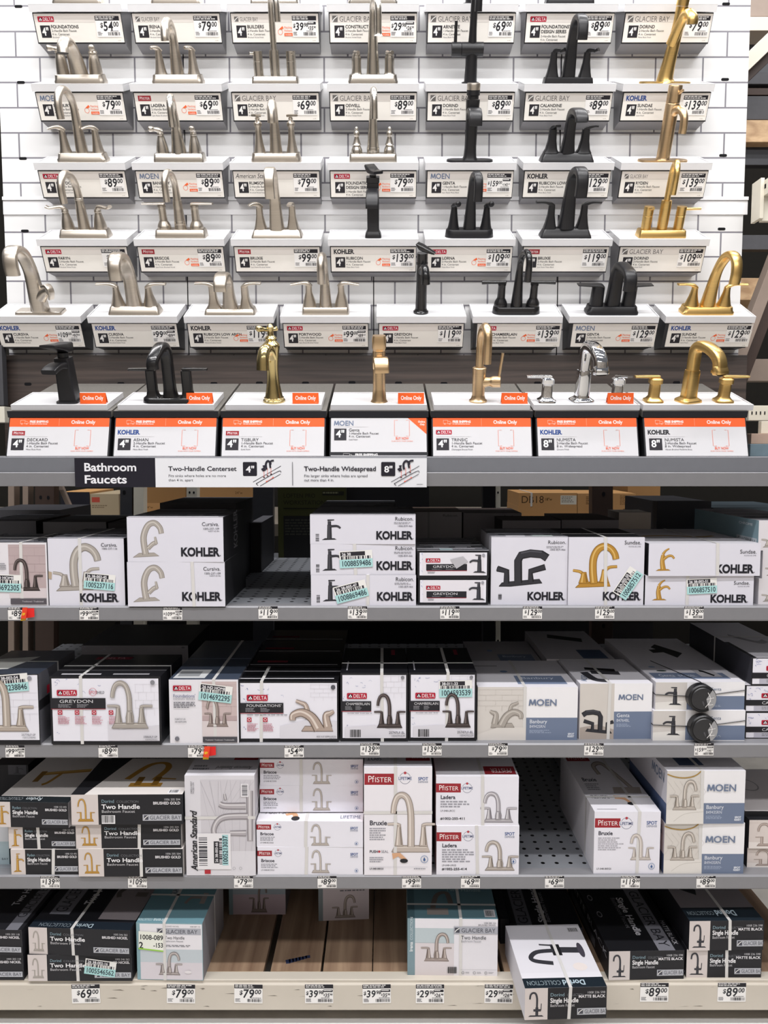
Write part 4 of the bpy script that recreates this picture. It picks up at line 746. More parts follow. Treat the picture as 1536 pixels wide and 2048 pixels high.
def collect(p, x0, y0, x1, y1, t, th):
    p.rect(x0, y0, x1, y1, '#26262b'); w_ = x1 - x0; p.text(t, x0 + w_ * .16, y0 + th * 1.55, th, '#d9d8dc', w=w_ * .62 if len(t) < 9 else w_ * .8); p.fine(x0 + w_ * .14, y0 + th * 2, x0 + w_ * .4, y1 - 1.5, 3, '#8d8c92'); p.fine(x0 + w_ * .48, y0 + th * 2, x0 + w_ * .7, y1 - 1.5, 3, '#8d8c92'); p.rect(x0 + 1, y1, x1, y1 + .8, DRED)
def redicons(p, x, y, n, dx):
    for k in range(n):
        xx = x + k * dx; p.rect(xx, y, xx + 9, y + 8.5, DRED); p.ring(xx + 4.5, y + 4.2, 2.5, .9, '#f0e4e6', 12); p.fine(xx, y + 12, xx + dx * .72, y + 28, 7, '#c98c98')
def a_greydon1(p): delta_face(p, 836, 1155, 976, 1208, 4, 5); p.rect(846, 1159, 966, 1203, '#e4e1e8'); logo(p, 'de', 852, 1170, 8.2); collect(p, 853, 1181, 933, 1193.5, 'GREYDON', 4.6); p.fine(856, 1195.5, 872, 1200, 2); pic(p, 'one', 970, 1162, 938, 1198, BK); p.disc(965, 1164, 3, '#a0a0a8')
def a_greydon2(p):
    delta_face(p, 101, 1353, 322, 1486, 4, 6); p.poly([(215, 1440), (240, 1458), (318, 1448), (318, 1479), (215, 1479)], '#d9d7df'); tilelines(p, 270, 1368, 317, 1430)
    logo(p, 'de', 115, 1379, 11.5); p.text('SPOT', 180, 1386.5, 5.6, '#c2475a', w=15); p.text('SHIELD', 194, 1386.5, 5.2, '#3a3a40', w=16, sh=.1); p.ring(187, 1383, 7.4, .6, '#c2475a')
    collect(p, 102, 1395, 212, 1416, 'GREYDON', 6); redicons(p, 116, 1419, 4, 34); pic(p, 'two', 214, 1362, 306, 1455); p.disc(307, 1364, 4.6, '#88888e'); p.text('25860LF-SP', 314, 1473, 4, '#44444c', al='r'); p.text('1009059553', 314, 1478, 3.4, '#88888e', al='r')
def a_c1(p):
    delta_face(p, -60, 1348, 79, 1487, 2, 8); tilelines(p, -20, 1385, 76, 1440); pic(p, 'twosq', -40, 1360, 68, 1462, ('#b3a79c', '#7d7268', '#d9d0c6')); p.disc(62, 1356, 4.4, '#96969e'); p.text('25770LF-SP', 70, 1470, 4, '#44444c', al='r'); p.text('1003238846', 70, 1475.5, 3.6, '#88888e', al='r')
def a_c3(p):
    p.rect(339, 1358, 477, 1484, '#e6e4ea'); p.rect(404, 1362, 474, 1472, '#b9a5a6'); p.rect(404, 1362, 474, 1430, '#c9b7b6'); tilelines(p, 404, 1368, 474, 1425, '#b7a3a3'); p.rect(404, 1440, 474, 1472, '#d9cfd0'); pic(p, 'two', 408, 1396, 462, 1452, ('#8d7f7a', '#5d504c', '#c4b8b2'))
    logo(p, 'de', 347, 1369.5, 10.5); p.text("Foundations'", 347, 1393, 6.4, '#5c6288', w=45); p.text('DESIGN SERIES', 347, 1397.5, 2.8, '#7c7c88', w=44); p.fine(348, 1402, 394, 1415, 4, '#77777f'); p.text('25847LF-SS', 349, 1437.5, 3.2, '#44444c', w=22); p.text('1014692295', 349, 1443, 3.2, '#44444c', w=24); p.disc(353.5, 1475, 4.6, '#77777f'); p.rect(405, 1471, 474, 1482, '#4a4a50'); p.text('Traditional / Tradicional / Traditionnelle', 439, 1478.5, 2.6, '#d5d4d8', w=58, al='c')
def a_c4(p):
    delta_face(p, 478, 1362, 677, 1482, 3, 7); tilelines(p, 620, 1368, 673, 1400); p.poly([(560, 1450), (620, 1436), (674, 1440), (674, 1475), (560, 1475)], '#dcdae2'); logo(p, 'de', 494, 1388, 12); collect(p, 479, 1404, 567, 1424, "FOUNDATIONS'", 5); p.fine(494, 1427, 580, 1429.5, 1); redicons(p, 494, 1433, 2, 32); pic(p, 'low', 580, 1396, 668, 1460, ('#b3a196', '#6c5c52', '#e0d4cb')); p.disc(666.5, 1373, 4.6, '#55555c'); p.text('B2511LF-SSPPU-ECO', 672, 1472, 3, '#44444c', al='r'); p.text('657 561', 672, 1476.5, 3, '#44444c', al='r')
def a_c5(p):
    delta_face(p, 681, 1346, 817, 1481, 4, 7); tilelines(p, 765, 1352, 812, 1395); p.poly([(690, 1452), (750, 1448), (812, 1466), (812, 1474), (690, 1474)], '#dbd9e1'); logo(p, 'de', 694, 1385, 11.5); collect(p, 682, 1401, 743, 1420.5, 'CHAMBERLAIN', 5); p.fine(695, 1424, 745, 1426.5, 1, '#a9a9b2'); p.bars(700, 1457, 722, 1472); pic(p, 'two', 748, 1387, 812, 1454, BZ); p.disc(806, 1354.5, 3.6, '#88888e'); p.text('25747LF-BL', 811, 1465, 4.6, '#44444c', al='r'); p.text('1004593539', 811, 1471, 3.8, '#77777f', al='r')
def moen(p, x0, y0, x1, y1, xs, ys, t, n, spot=True, ph='#d5d0cb'):
    p.rect(x0, y0, xs, y1, ph); p.rect(xs, y0, x1, ys, '#f0eff2'); p.rect(xs, ys, x1, y1, MBLUE)
    w_ = x1 - xs; p.text(t, xs + w_ * .07, ys + 11, 7.2, '#e6e8ee'); p.text(n, xs + w_ * .07, ys + 20, 5.6, '#d3d7e2', k=.9); p.fine(xs + w_ * .07, ys + 24, xs + w_ * .5, ys + 31, 3, '#9fabc2')
    if spot: p.text('SPOT', x1 - 6, y1 - 10, 3.6, '#dfe3ec', al='r', b=2); p.text('RESIST', x1 - 6, y1 - 5.6, 3.2, '#dfe3ec', al='r', b=2)
def a_banlow(p): moen(p, 955, 1373, 1155, 1477, 1052, 1433, 'Banbury', '84942SRN'); tilelines(p, 955, 1378, 1052, 1420, '#c2bcb7'); p.poly([(955, 1466), (1000, 1450), (1052, 1452), (1052, 1477), (955, 1477)], '#dcd7d2'); pic(p, 'low', 1046, 1400, 980, 1452, NK); moenmark(p, 1057, 1409, 12, 57, MBLUE)
def a_genta2(p): moen(p, 1159, 1366, 1304, 1475, 1228, 1421, 'Genta', '84764BL', False, '#d3cdc7'); p.poly([(1160, 1452), (1195, 1446), (1228, 1456), (1228, 1475), (1160, 1475)], '#aea39b'); pic(p, 'rubi', 1222, 1420, 1164, 1462, BK); moenmark(p, 1236, 1398, 10.5, 51, MBLUE)
def a_genta1(p): p.rect(1312, 1363, 1488, 1419, '#efeef1'); p.rect(1312, 1364, 1374, 1419, '#cfcac6'); p.poly([(1312, 1404), (1374, 1400), (1374, 1419), (1312, 1419)], '#e2dfdb'); p.rect(1374, 1391, 1488, 1418, MBLUE); pic(p, 'one', 1364, 1372, 1331, 1409, BK); p.text('Genta', 1420, 1380, 6, MBLUE); p.text('84760BL', 1396, 1405, 5, '#dde2ec'); p.fine(1396, 1409, 1446, 1413, 2, '#a9b4ca')
def a_casa(p): delta_face(p, 1500, 1315, 1600, 1368, 2, 2); logo(p, 'de', 1525, 1331, 9.4); p.rect(1501, 1344, 1600, 1355, '#202025'); p.text('CASARA', 1526, 1352.5, 5.4, '#d9d8dc'); p.rect(1514, 1356, 1600, 1366, '#b9b8c4'); p.fine(1526, 1357.5, 1560, 1364, 2)
def gbface(p, x0, y0, x1, y1, xs, coll, mid, fin, code, kind, c, ph='#d8cfcc', bar=False):
    w_ = x1 - x0; h_ = y1 - y0; p.rect(x0, y0, x1, y1, '#232327'); p.rect(x0, y0, xs, y1, ph); pic(p, kind, x0 + (xs - x0) * .16, y0 + h_ * .13, x0 + (xs - x0) * .9, y1 - h_ * .1, c)
    tx = xs + w_ * .03; p.text(coll, tx, y0 + h_ * .27, h_ * .105, '#8fa9b5'); lc = len(coll) * h_ * .088; p.text('COLLECTION', tx + lc, y0 + h_ * .27, h_ * .075, '#77787e', w=w_ * .2)
    p.text(mid, tx, y0 + h_ * .47, h_ * .145, '#f0eff2', w=w_ * .345, b=1); p.text('Bathroom Faucet', tx, y0 + h_ * .6, h_ * .09, '#c9c8cc', w=w_ * .3)
    p.text(code, x1 - w_ * .02, y0 + h_ * .2, h_ * .07, '#c9c8cc', al='r'); p.text(fin, x1 - w_ * .02, y0 + h_ * .33, h_ * .088, '#eceaee', al='r', b=1)
    bx0 = x1 - w_ * .36; p.rect(bx0, y0 + h_ * .66, x1 - w_ * .01, y0 + h_ * .87, '#b9bbc2'); logo(p, 'gb', bx0 + w_ * .012, y0 + h_ * .685, h_ * .155, '#4a4b55', wide=w_ * .28)
    if bar: p.rect(tx, y0 + h_ * .68, tx + w_ * .12, y1 - 2, '#ecebee'); p.bars(tx + 1, y0 + h_ * .69, tx + w_ * .11, y1 - 4)
def a_ryden(p): gbface(p, -12, 1604, 138, 1650, 20, 'Ryden', 'Single Handle', 'BRUSHED GOLD', '1008 153 492', 'one', GD)
def a_dorgold(p): gbface(p, 143, 1589, 366, 1646, 197, 'Dorind', 'Two Handle', 'BRUSHED GOLD', '1006 205 504', 'twocyl', GD)
def a_dorgoldb(p): gbface(p, 143, 1589, 366, 1646, 197, 'Dorind', 'Two Handle', 'BRUSHED GOLD', '1006 205 504', 'twocyl', GD, bar=True)
def a_dornick(p): gbface(p, 55, 1857, 262, 1908, 93, 'Dorind', 'Two Handle', 'BRUSHED NICKEL', '1005 546 562', 'twocyl', NK)
def a_dornick2(p): gbface(p, -160, 1857, 47, 1908, -122, 'Dorind', 'Two Handle', 'BRUSHED NICKEL', '1005 203 118', 'twocyl', NK)
def a_dorsing(p): gbface(p, 1048, 1976, 1213, 2040, 1094, 'Dorind', 'Single Handle', 'MATTE BLACK', '1008 236 598', 'onegoose', BK)
def a_std(p):
    p.rect(371, 1550, 510, 1749, '#dcdae0'); p.rect(402, 1558, 510, 1700, '#cfccd2')
    for k in range(7): p.stroke([(402 + k * 20, 1560), (430 + k * 12, 1700)], .5, '#bab7be', smooth=False); p.stroke([(510 - k * 18, 1560), (420 + k * 4, 1660)], .5, '#bab7be', smooth=False)
    for pts, w_ in (([(500, 1580), (500, 1680)], 14), ([(492, 1610), (452, 1610), (440, 1606)], 14), ([(496, 1630), (450, 1632), (432, 1645), (428, 1665), (444, 1680)], 13), ([(492, 1664), (460, 1664)], 12), ([(452, 1598), (450, 1586)], 6)):
        p.stroke(pts, w_, '#8a858a', w_ * .8); p.stroke(pts, w_ * .7, '#b3aeb2', w_ * .55); p.stroke([(a, b_ - 2) for a, b_ in pts], w_ * .2, '#d8d5d8')
    p.text('American Standard', 394, 1739, 13, '#1c1c22', w=118, rot=-90, sh=.3, b=1); p.rect(483, 1566, 498, 1592, '#eceaee'); p.bars(485, 1568, 496, 1590, '#44444c', True); p.text('1005213037', 386, 1586, 3.4, '#55555c', rot=-90); p.text('7413801.295', 390, 1586, 3, '#77777f', rot=-90)
    p.rect(394, 1664, 461, 1736, '#e9e7ea'); p.bars(397, 1672, 414, 1730, '#33333a', True); p.rect(427, 1680, 438, 1724, '#2b2b30'); p.text('26 38-003-66', 435, 1722, 5, '#e4e2e6', rot=-90, b=1); p.bars(438, 1674, 444, 1726, '#33333a', True); p.rect(444, 1667, 456, 1728, '#a9d3d6'); p.text('1005213037', 454.5, 1727, 9, '#2c3c44', w=58, rot=-90, b=1); p.rect(408, 1737, 420, 1745, '#b4303a')
    p.ring(467, 1734, 2.6, .5, '#8a8a90', 12); p.ring(480, 1734, 2.6, .5, '#8a8a90', 12)
def badge(p, x, y, s_): p.ring(x, y, s_, s_ * .07, '#5a5d78'); p.rect(x - s_ * 1.3, y - s_ * .35, x + s_ * 1.3, y + s_ * .42, WH); p.text('LIFETIME', x, y + s_ * .28, s_ * .52, '#3f4a76', w=s_ * 2.4, al='c', b=1); p.disc(x, y - s_ * .95, s_ * .25, '#b3424c', 12)
def spotd(p, x, y, s_): p.text('SPOT', x, y, s_, '#3f5a92', w=s_ * 3.3, b=1); p.text('DEFENSE', x, y + s_ * .85, s_ * .6, '#6b7490', w=s_ * 3.3)
def drop(p, x, y, r): p.ring(x, y, r, r * .16, '#7d93b4', 16); p.poly([(x, y - r * .6), (x + r * .4, y + r * .2), (x, y + r * .6), (x - r * .4, y + r * .2)], '#3f5f92')
def pfface(p, x, y, k, t, ex, code):
    logo(p, 'pf', x, y, 10.5 * k); badge(p, x + 41 * k, y + 5 * k, 6.6 * k); p.text(t, x + 7 * k, y + 22 * k, 6 * k, '#33333f', b=1); p.fine(x + 7 * k, y + 25 * k, x + 42 * k, y + (25 + 3.2 * ex) * k, ex, '#9d9da6'); p.text(code, x + 7 * k, y + (29 + 3.2 * ex) * k, 2.8 * k, '#44444c')
def a_briscoe(p): p.rect(517, 1518, 726, 1571, WH); pfface(p, 517, 1525, 1, 'Briscoe', 3, 'LF-048-BCOGS'); pic(p, 'twocyl', 620, 1524, 664, 1568, ('#b3aaa3', '#7b736d', '#dcd6d0')); spotd(p, 701, 1534, 4.6); drop(p, 713, 1563, 3.4)
def a_bruxie0(p):
    p.rect(728, 1534, 864, 1748, '#edeaf0'); logo(p, 'pf', 729, 1547, 22); badge(p, 810, 1556, 11); spotd(p, 836, 1560, 6); p.text('Bruxie', 739, 1648.5, 9, '#33333f', b=1); p.fine(739, 1654, 772, 1680, 6, '#9d9da6'); p.text('PUSH', 739, 1703.5, 5, '#3f3f4a', b=1, w=17); p.disc(758.5, 1701, 2.4, '#b3424c', 12); p.text('SEAL', 762, 1703.5, 5, '#77777f', w=15); p.fine(739, 1712, 768, 1724, 3, '#9d9da6')
    pic(p, 'twosq', 774, 1585, 870, 1703, ('#c2b6ad', '#85796f', '#e6ddd5')); p.poly([(784, 1704), (800, 1703), (814, 1716), (806, 1718), (796, 1710), (786, 1716)], '#d8a985'); p.disc(808, 1719, 8, '#26262a', 16, 4.4); drop(p, 849, 1716, 7); p.rect(738, 1731, 856, 1731.5, '#bab9c0'); p.text('LF-048-BIEGS', 739, 1736.5, 3.4, '#33333a', b=1); p.fine(828, 1734, 856, 1737, 1)
def a_ladera(p): p.rect(872, 1553, 1037, 1651, WH); logo(p, 'pf', 872, 1567, 18); badge(p, 934, 1576, 9.5); p.text('Ladera', 881, 1598, 7.4, '#33333f', b=1); p.fine(881, 1602, 940, 1617, 3, '#9d9da6'); p.text('LF-048-LRCC', 881, 1623.5, 3.6, '#44444c'); p.text('#1002-255-411', 881, 1639.5, 4.6, '#26262c', w=50, b=1); pic(p, 'two', 960, 1585, 1034, 1645, ('#aeaab0', '#6b676e', '#e4e2e6'))
def a_ladera2(p): p.rect(872, 1553, 1037, 1651, WH); logo(p, 'pf', 872, 1566, 18); badge(p, 935, 1574, 9.5); spotd(p, 1008, 1572, 6); p.text('Ladera', 883, 1596, 7.4, '#33333f', b=1); p.fine(883, 1600, 950, 1628, 6, '#9d9da6'); p.text('LF-048-LRGS', 883, 1634, 3.6, '#44444c'); p.text('#1002-255-414', 883, 1642, 4.6, '#26262c', w=50, b=1); pic(p, 'two', 962, 1584, 1036, 1643, ('#b0a69e', '#756c64', '#dfd8d1')); drop(p, 1026, 1624, 5)
def a_bruxie(p): p.rect(1188, 1622, 1320, 1745, WH); logo(p, 'pf', 1189, 1635, 18.5); badge(p, 1252, 1645, 11); spotd(p, 1292, 1647, 6.4); p.text('Bruxie', 1196, 1668, 7.4, '#33333f', b=1); p.fine(1196, 1673, 1248, 1700, 7, '#b3b1ba'); p.text('LF-048-BIEGS', 1194, 1737, 3.6, '#33333a'); pic(p, 'twosq', 1256, 1667, 1308, 1718, ('#c6bdb7', '#8f857e', '#e8e2dc')); drop(p, 1304, 1730, 6)
def a_banhi(p):
    moen(p, 1335, 1541, 1490, 1641, 1408, 1602, 'Banbury', '84943SRN', True, '#d6d1cb')
    for k in range(6): p.stroke([(1336 + k * 12, 1560), (1352 + k * 12, 1580)], .4, '#c2bcb6', smooth=False); p.stroke([(1352 + k * 12, 1580), (1336 + k * 12, 1604)], .4, '#c2bcb6', smooth=False)
    p.stroke([(1335, 1547), (1350, 1552), (1370, 1554), (1390, 1550), (1402, 1541)], 2, '#a8853c'); p.poly([(1335, 1614), (1408, 1612), (1408, 1641), (1335, 1641)], '#e2ded9'); p.stroke([(1350, 1636), (1372, 1622), (1408, 1618)], 1, '#c9c4be'); pic(p, 'two', 1400, 1559, 1341, 1615, ('#b8afa6', '#6f665e', '#e4dcd4')); moenmark(p, 1414, 1579, 12.5, 59, MBLUE)
def a_gbright(p): p.rect(1497, 1640, 1600, 1692, '#dcd2cd'); p.rect(1497, 1645, 1600, 1645.6, '#c9bcb6'); p.poly([(1497, 1680), (1600, 1686), (1600, 1692), (1497, 1692)], '#ebe4e0'); pic(p, 'twocyl', 1504, 1646, 1552, 1688, ('#a99a92', '#7d6d66', '#d8cbc4'))
TEAL = '#88a9b2'
def a_irena(p):
    p.rect(273, 1845, 406, 1958, TEAL); p.rect(280, 1847, 405, 1957, '#e9e7ec'); p.rect(280, 1900, 405, 1957, '#d9d3d9'); p.rect(280, 1897, 405, 1923, '#c3ccd2'); p.text('BRUSHED NICKEL', 329, 1853, 2.6, '#66666e'); p.text('1008 089 153', 402, 1853, 2.6, '#66666e', al='r'); p.rect(314, 1855, 403, 1868, '#b0b2bb'); logo(p, 'gb', 316, 1857, 9.4, '#4a4b55', wide=68); p.text('Two Handle', 330, 1877, 6, '#33333a', w=40); p.text('Bathroom Faucet', 330, 1882.5, 3.6, '#88888e'); p.fine(330, 1888, 400, 1893, 2); pic(p, 'two', 365, 1903, 311, 1948, ('#a39a98', '#655c5a', '#d6cfcc')); p.disc(376, 1941, 7, '#e6e2e4', 14, 3)
    p.poly([(278, 1861), (327, 1864), (327, 1901), (277, 1896)], '#eef0e6'); p.text('1008-089', 279, 1877, 9, '#26262c', w=48, rot=2, b=1); p.text('-153', 307, 1893, 8.6, '#26262c', w=20, b=1); p.text('2', 278, 1895, 12, '#26262c', b=1); p.poly([(277, 1894), (327, 1899), (327, 1901.5), (277, 1897)], '#9ad24e')
def a_irenaw(p):
    p.rect(815, 1837, 995, 1950, '#e8e6ec'); p.rect(815, 1837, 830, 1950, '#7f97a0'); p.rect(830, 1856, 908, 1950, '#bfcbd0'); p.rect(830, 1886, 908, 1950, '#dcd5d8'); p.rect(830, 1885, 908, 1885.5, '#b3b1b6'); p.text('Irena', 825.5, 1903, 6.4, '#e4e8ea', rot=-90, b=1); p.text('COLLECTION', 825.5, 1880, 5.2, '#c9d4d8', rot=-90, w=46)
    pic(p, 'two', 904, 1866, 842, 1922, ('#a0938e', '#65584f', '#d6ccc4')); p.text('1008 089 153', 991, 1846, 3, '#66666e', al='r'); p.text('BRUSHED NICKEL', 991, 1850, 3, '#66666e', al='r'); p.rect(907, 1852, 995, 1866, '#aeb0b9'); logo(p, 'gb', 909, 1854, 10, '#4a4b55', wide=68); p.text('Two Handle', 922, 1877, 7, '#33333a', w=50); p.text('Bathroom Faucet', 922, 1883, 4.4, '#9a9aa2', w=40); p.bars(895, 1932, 914, 1945); p.rect(921, 1937, 994, 1937.4, '#9a9aa2')
    for k in range(3): p.ring(926 + k * 23, 1943.5, 2.4, .7, '#55555c', 12); p.fine(931 + k * 23, 1942, 942 + k * 23, 1945, 2)
# ================================================================== CARTONS
STRAP = mat('strap_film', '#d8d6d4', .3, 0, .5, .04)
class C: pass
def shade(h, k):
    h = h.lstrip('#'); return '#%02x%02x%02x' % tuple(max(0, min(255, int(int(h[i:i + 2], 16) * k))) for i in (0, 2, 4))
def carton(label, px, z0, art=None, doc=None, Yf=None, D=.22, front=WH, top='#e6e4ea', side='#e2e0e6', lside=None, rz=0, straps=(), stick=(), topart=None, sideart=None, lsideart=None, group=None, ztop=None, film=False, back=None):
    x0, y0, x1, y1 = px; xm = (x0 + x1) / 2; ym = (y0 + y1) / 2
    if Yf is None: Yf = on(xm, y1, z0).y
    X0, X1 = at(x0, ym, Yf).x, at(x1, ym, Yf).x; h = (ztop or at(xm, y0, Yf).z) - z0; w_ = (X1 - X0) / 2; xc = (X0 + X1) / 2
    e_ = empty('faucet_carton', (xc, Yf, z0), (0, 0, R(rz))); tag(e_, label, 'carton', group)
    mk = gloss if film else P
    b = MB(); v = [(x, y, z) for x in (-w_, w_) for y in (0, D) for z in (0, h)]
    lside = lside or side
    for f, m in (((0, 4, 5, 1), front), ((1, 5, 7, 3), top), ((4, 6, 7, 5), side), ((0, 1, 3, 2), lside), ((2, 3, 7, 6), side), ((0, 2, 6, 4), side)): b.add([v[i] for i in f], [(0, 1, 2, 3)], (mk if m in (top, side, lside) else P)(m))
    if art: art(Pr(b, (-w_, 0, h), (1, 0, 0), (0, 0, -1), (0, -1, 0), doc or px, 2 * w_, h))
    if topart: topart(Pr(b, (-w_, D, h), (1, 0, 0), (0, -1, 0), (0, 0, 1), (0, 0, 100, 100), 2 * w_, D))
    if sideart: sideart(Pr(b, (w_, 0, h), (0, 1, 0), (0, 0, -1), (1, 0, 0), (0, 0, 100, 100), D, h))
    if lsideart: lsideart(Pr(b, (-w_, D, h), (0, -1, 0), (0, 0, -1), (-1, 0, 0), (0, 0, 100, 100), D, h))
    b.build('carton_body', e_)
    t = .0009; sw = .0042
    for s_ in straps:
        k, fr = s_[0], float(s_[1:]); b = MB()
        if k == 'v':
            x = -w_ + 2 * w_ * fr; sh = random.uniform(-.004, .004)
            b.add([(x - sw, -t, 0), (x + sw, -t, 0), (x + sw + sh, -t, h + t), (x - sw + sh, -t, h + t), (x - sw + sh, D, h + t), (x + sw + sh, D, h + t), (x - sw, 0, 0), (x + sw, 0, 0), (x - sw + sh, -t, h - .001), (x - sw + sh, D, h), (x + sw + sh, D, h)], [(0, 1, 2, 3), (3, 2, 5, 4)], STRAP)
        elif k == 'h':
            z = h * (1 - fr); b.add([(-w_ - t, -t, z - sw), (w_ + t, -t, z - sw * .8), (w_ + t, -t, z + sw * 1.2), (-w_ - t, -t, z + sw), (w_ + t, D, z - sw), (w_ + t, D, z + sw), (-w_ - t, D, z - sw), (-w_ - t, D, z + sw)], [(0, 1, 2, 3), (1, 4, 5, 2), (0, 3, 7, 6)], STRAP)
        else:
            y = D * fr; b.add([(-w_ - t, y - sw, h + t), (w_ + t, y - sw, h + t), (w_ + t, y + sw, h + t), (-w_ - t, y + sw, h + t), (w_ + t, y - sw, 0), (w_ + t, y + sw, 0), (-w_ - t, y - sw, 0), (-w_ - t, y + sw, 0)], [(0, 1, 2, 3), (2, 1, 4, 5), (0, 3, 7, 6)], STRAP)
        b.build('packing_strap', e_)
    for cx, cy, wd, ang, code, head in stick:
        d = doc or px; kx = 2 * w_ / (x1 - x0); a = R(ang); U = Vector((math.cos(a), 0, -math.sin(a))); V = Vector((-math.sin(a), 0, -math.cos(a))); O = Vector((-w_ + (cx - x0) * kx, -.0016, h - (cy - y0) * h / (y1 - y0)))
        b = MB(); W_ = wd * kx; H_ = W_ * .52; p = Pr(b, O - U * W_ / 2 - V * H_ / 2, U, V, (0, -1, 0), (0, 0, 64, 33), W_, H_); p.rect(0, 0, 64, 33, '#ecebe8'); p.rect(2, 2, 50, 10, '#2c2a30'); p.text(head, 5, 9, 5.2, '#ecebee', b=1); p.bars(3, 10.6, 60, 17, '#33323a'); p.rect(0, 16.5, 64, 33, '#aedada'); p.text(code, 32, 29.5, 10, '#3c4c54', w=58, al='c', b=1); b.build('stock_sticker', e_)
    c = C(); c.e = e_; c.Y = Yf; c.z = z0 + h; c.D = D; c.px = px; return c
G1, G2, G3, G4 = 'cartons on the upper rack shelf', 'cartons on the second rack shelf', 'cartons on the third rack shelf', 'cartons on the bottom deck'
KT, KS = '#55555a', '#1b1b1f'
def lines_top(p):                          # dark lid with pale print lines
    for v in range(5, 97, 4):
        x = random.uniform(0, 12) if random.random() < .5 else 0; p.rect(x, v, random.uniform(70, 100), v + random.uniform(.8, 2.4), random.choice(('#8c8c94', '#c9c9d0', '#a5a5ad', '#4a4a50')))
    for x in (12, 47, 73): p.rect(x, 76, x + 9, 80, '#121214')
def lid(p): lines_top(p); p.rect(0, 96, 100, 100, '#d8d6dc')
# ---------------- upper shelf
B1 = carton('carton with dark faucet photo on pink tile, left edge of upper shelf', (-70, 1085, 95, 1211), z1, lambda p: (p.rect(-70, 1085, 95, 1211, '#e2dfe4'), p.rect(18, 1089, 92, 1196, '#b9a7a8'), tilelines(p, 18, 1095, 92, 1160, '#a69496'), p.rect(18, 1176, 92, 1196, '#d6cccf'), pic(p, 'two', 22, 1118, 86, 1182, BZ), logo(p, 'de', -34, 1094, 10), p.rect(20, 1197, 92, 1208, '#5a565c'), p.text('Traditional / Tradicional', 86, 1204, 3, '#d0ced2', al='r'), p.fine(0, 1126, 14, 1140, 4)), group=G1, top='#41444a', side='#8a8890', straps=('v.68', 't.5'), stick=((8, 1166, 68, 2, '1014692305', '26 ND HOME'),), film=True, topart=lines_top)
B2 = carton('white carton with hooked nickel two-handle faucet picture', (97, 1077, 249, 1211), z1, a_cursiva2, group=G1, front='#dcdbe5', top=KT, side=KS, straps=('v.42',), stick=((199, 1163, 62, 5, '1005237116', '26 38-002-45'),), topart=lid, D=.26)
B3 = carton('white carton with hooked single faucet, lower of its pair', (255, 1124, 450, 1213), z1, a_cursiva1, (254, 1034, 447, 1122), group=G1, front='#dcdbe5', top=KT, side=KS, straps=('v.68',), D=.30)
carton('white carton with hooked single faucet, upper of its pair', (254, 1034.5, 447, 1123.5), B3.z, a_cursiva1, (254, 1034, 447, 1122), Yf=B3.Y, group=G1, front='#dcdbe5', top=KT, side=KS, topart=lid, D=.30, rz=-.6, sideart=lambda p: p.text('KOHLER', 60, 84, 16, '#77777c', rot=-90, b=1))
carton('tall black-topped carton showing behind the upper hooked single faucet carton', (322, 1006, 474, 1210), z1, None, Yf=B3.Y + .33, D=.30, group=G1, front='#3a3a3e', top=KT, side=KS)
carton('black carton standing back right of the hooked single faucet cartons', (499, 1046, 522, 1170), z1, None, Yf=2.56, D=.3, group=G1, front=KS, top=KT, side=KS)
carton('dark carton behind the pink tile carton on upper shelf', (-40, 1042, 74, 1170), z1, None, Yf=2.33, D=.26, group=G1, front='#58585e', top='#2c2c30', side=KS, topart=lines_top)
carton('dark carton behind the hooked two-handle carton, left one', (88, 1044, 214, 1170), z1, None, Yf=2.35, D=.26, group=G1, front='#77777c', top='#262629', side=KS)
carton('dark carton behind the hooked two-handle carton, right one', (218, 1046, 312, 1170), z1, None, Yf=2.35, D=.24, group=G1, front='#3c3c40', top='#2a2a2d', side=KS)
carton('dark carton at back left of the upper shelf', (-30, 1020, 122, 1150), z1, None, Yf=2.66, D=.28, group=G1, front='#47474c', top='#3a3a3e', side=KS)
B4 = carton('white carton with dark single faucet, bottom of the stack of three', (622, 1150, 832, 1211), z1, a_rubicon1, (620, 1030, 831, 1088), group=G1, front='#dcdbe5', top=KT, side='#d6d4da', straps=('v.54',), stick=((702, 1183, 66, -15, '1008869486', '26 38-005-47'),), D=.3)
B4b = carton('white carton with torn sticker, middle of the stack of three', (621, 1088, 831, 1150), B4.z, a_rubicon1, (620, 1030, 831, 1088), Yf=B4.Y + .002, group=G1, front='#dcdbe5', top=KT, side='#d6d4da', straps=('v.43',), stick=((712, 1118, 66, -3, '1008859486', '26 38'),), D=.3, rz=.4)
carton('white carton with dark single faucet, top of the stack of three', (620, 1029.5, 831, 1088), B4b.z, a_rubicon1, (620, 1030, 831, 1088), Yf=B4.Y + .001, group=G1, front='#dcdbe5', top=KT, side='#d6d4da', topart=lid, D=.3, rz=-.5)
carton('white carton hidden behind the stack of three, only its streaky lid showing', (640, 1013.5, 792, 1180), z1, None, Yf=B4.Y + .315, D=.30, group=G1, front='#c9c8d0', top=KT, side='#d6d4da', topart=lines_top)
B5 = carton('black-edged carton with dark faucet, lower one beside the stack of three', (836, 1156, 976, 1210), z1, a_greydon1, (836, 1155, 976, 1208), group=G1, top=CBK, side=CBK, D=.3)
carton('film-wrapped black-edged carton, upper one beside the stack of three', (835, 1101, 978, 1155), B5.z, lambda p: (a_greydon1(p), p.poly([(900, 1172), (925, 1166), (935, 1176), (912, 1190)], '#b9b7bd')), (836, 1155, 976, 1208), Yf=B5.Y, group=G1, top='#55575c', side='#4a4a50', film=True, topart=lambda p: (p.rect(25, 60, 80, 80, '#c9c7cc'), p.rect(32, 84, 50, 97, '#9ab9bb'), p.rect(0, 97, 100, 100, '#b9b9be'), lines_top(p)), D=.3, rz=.5)
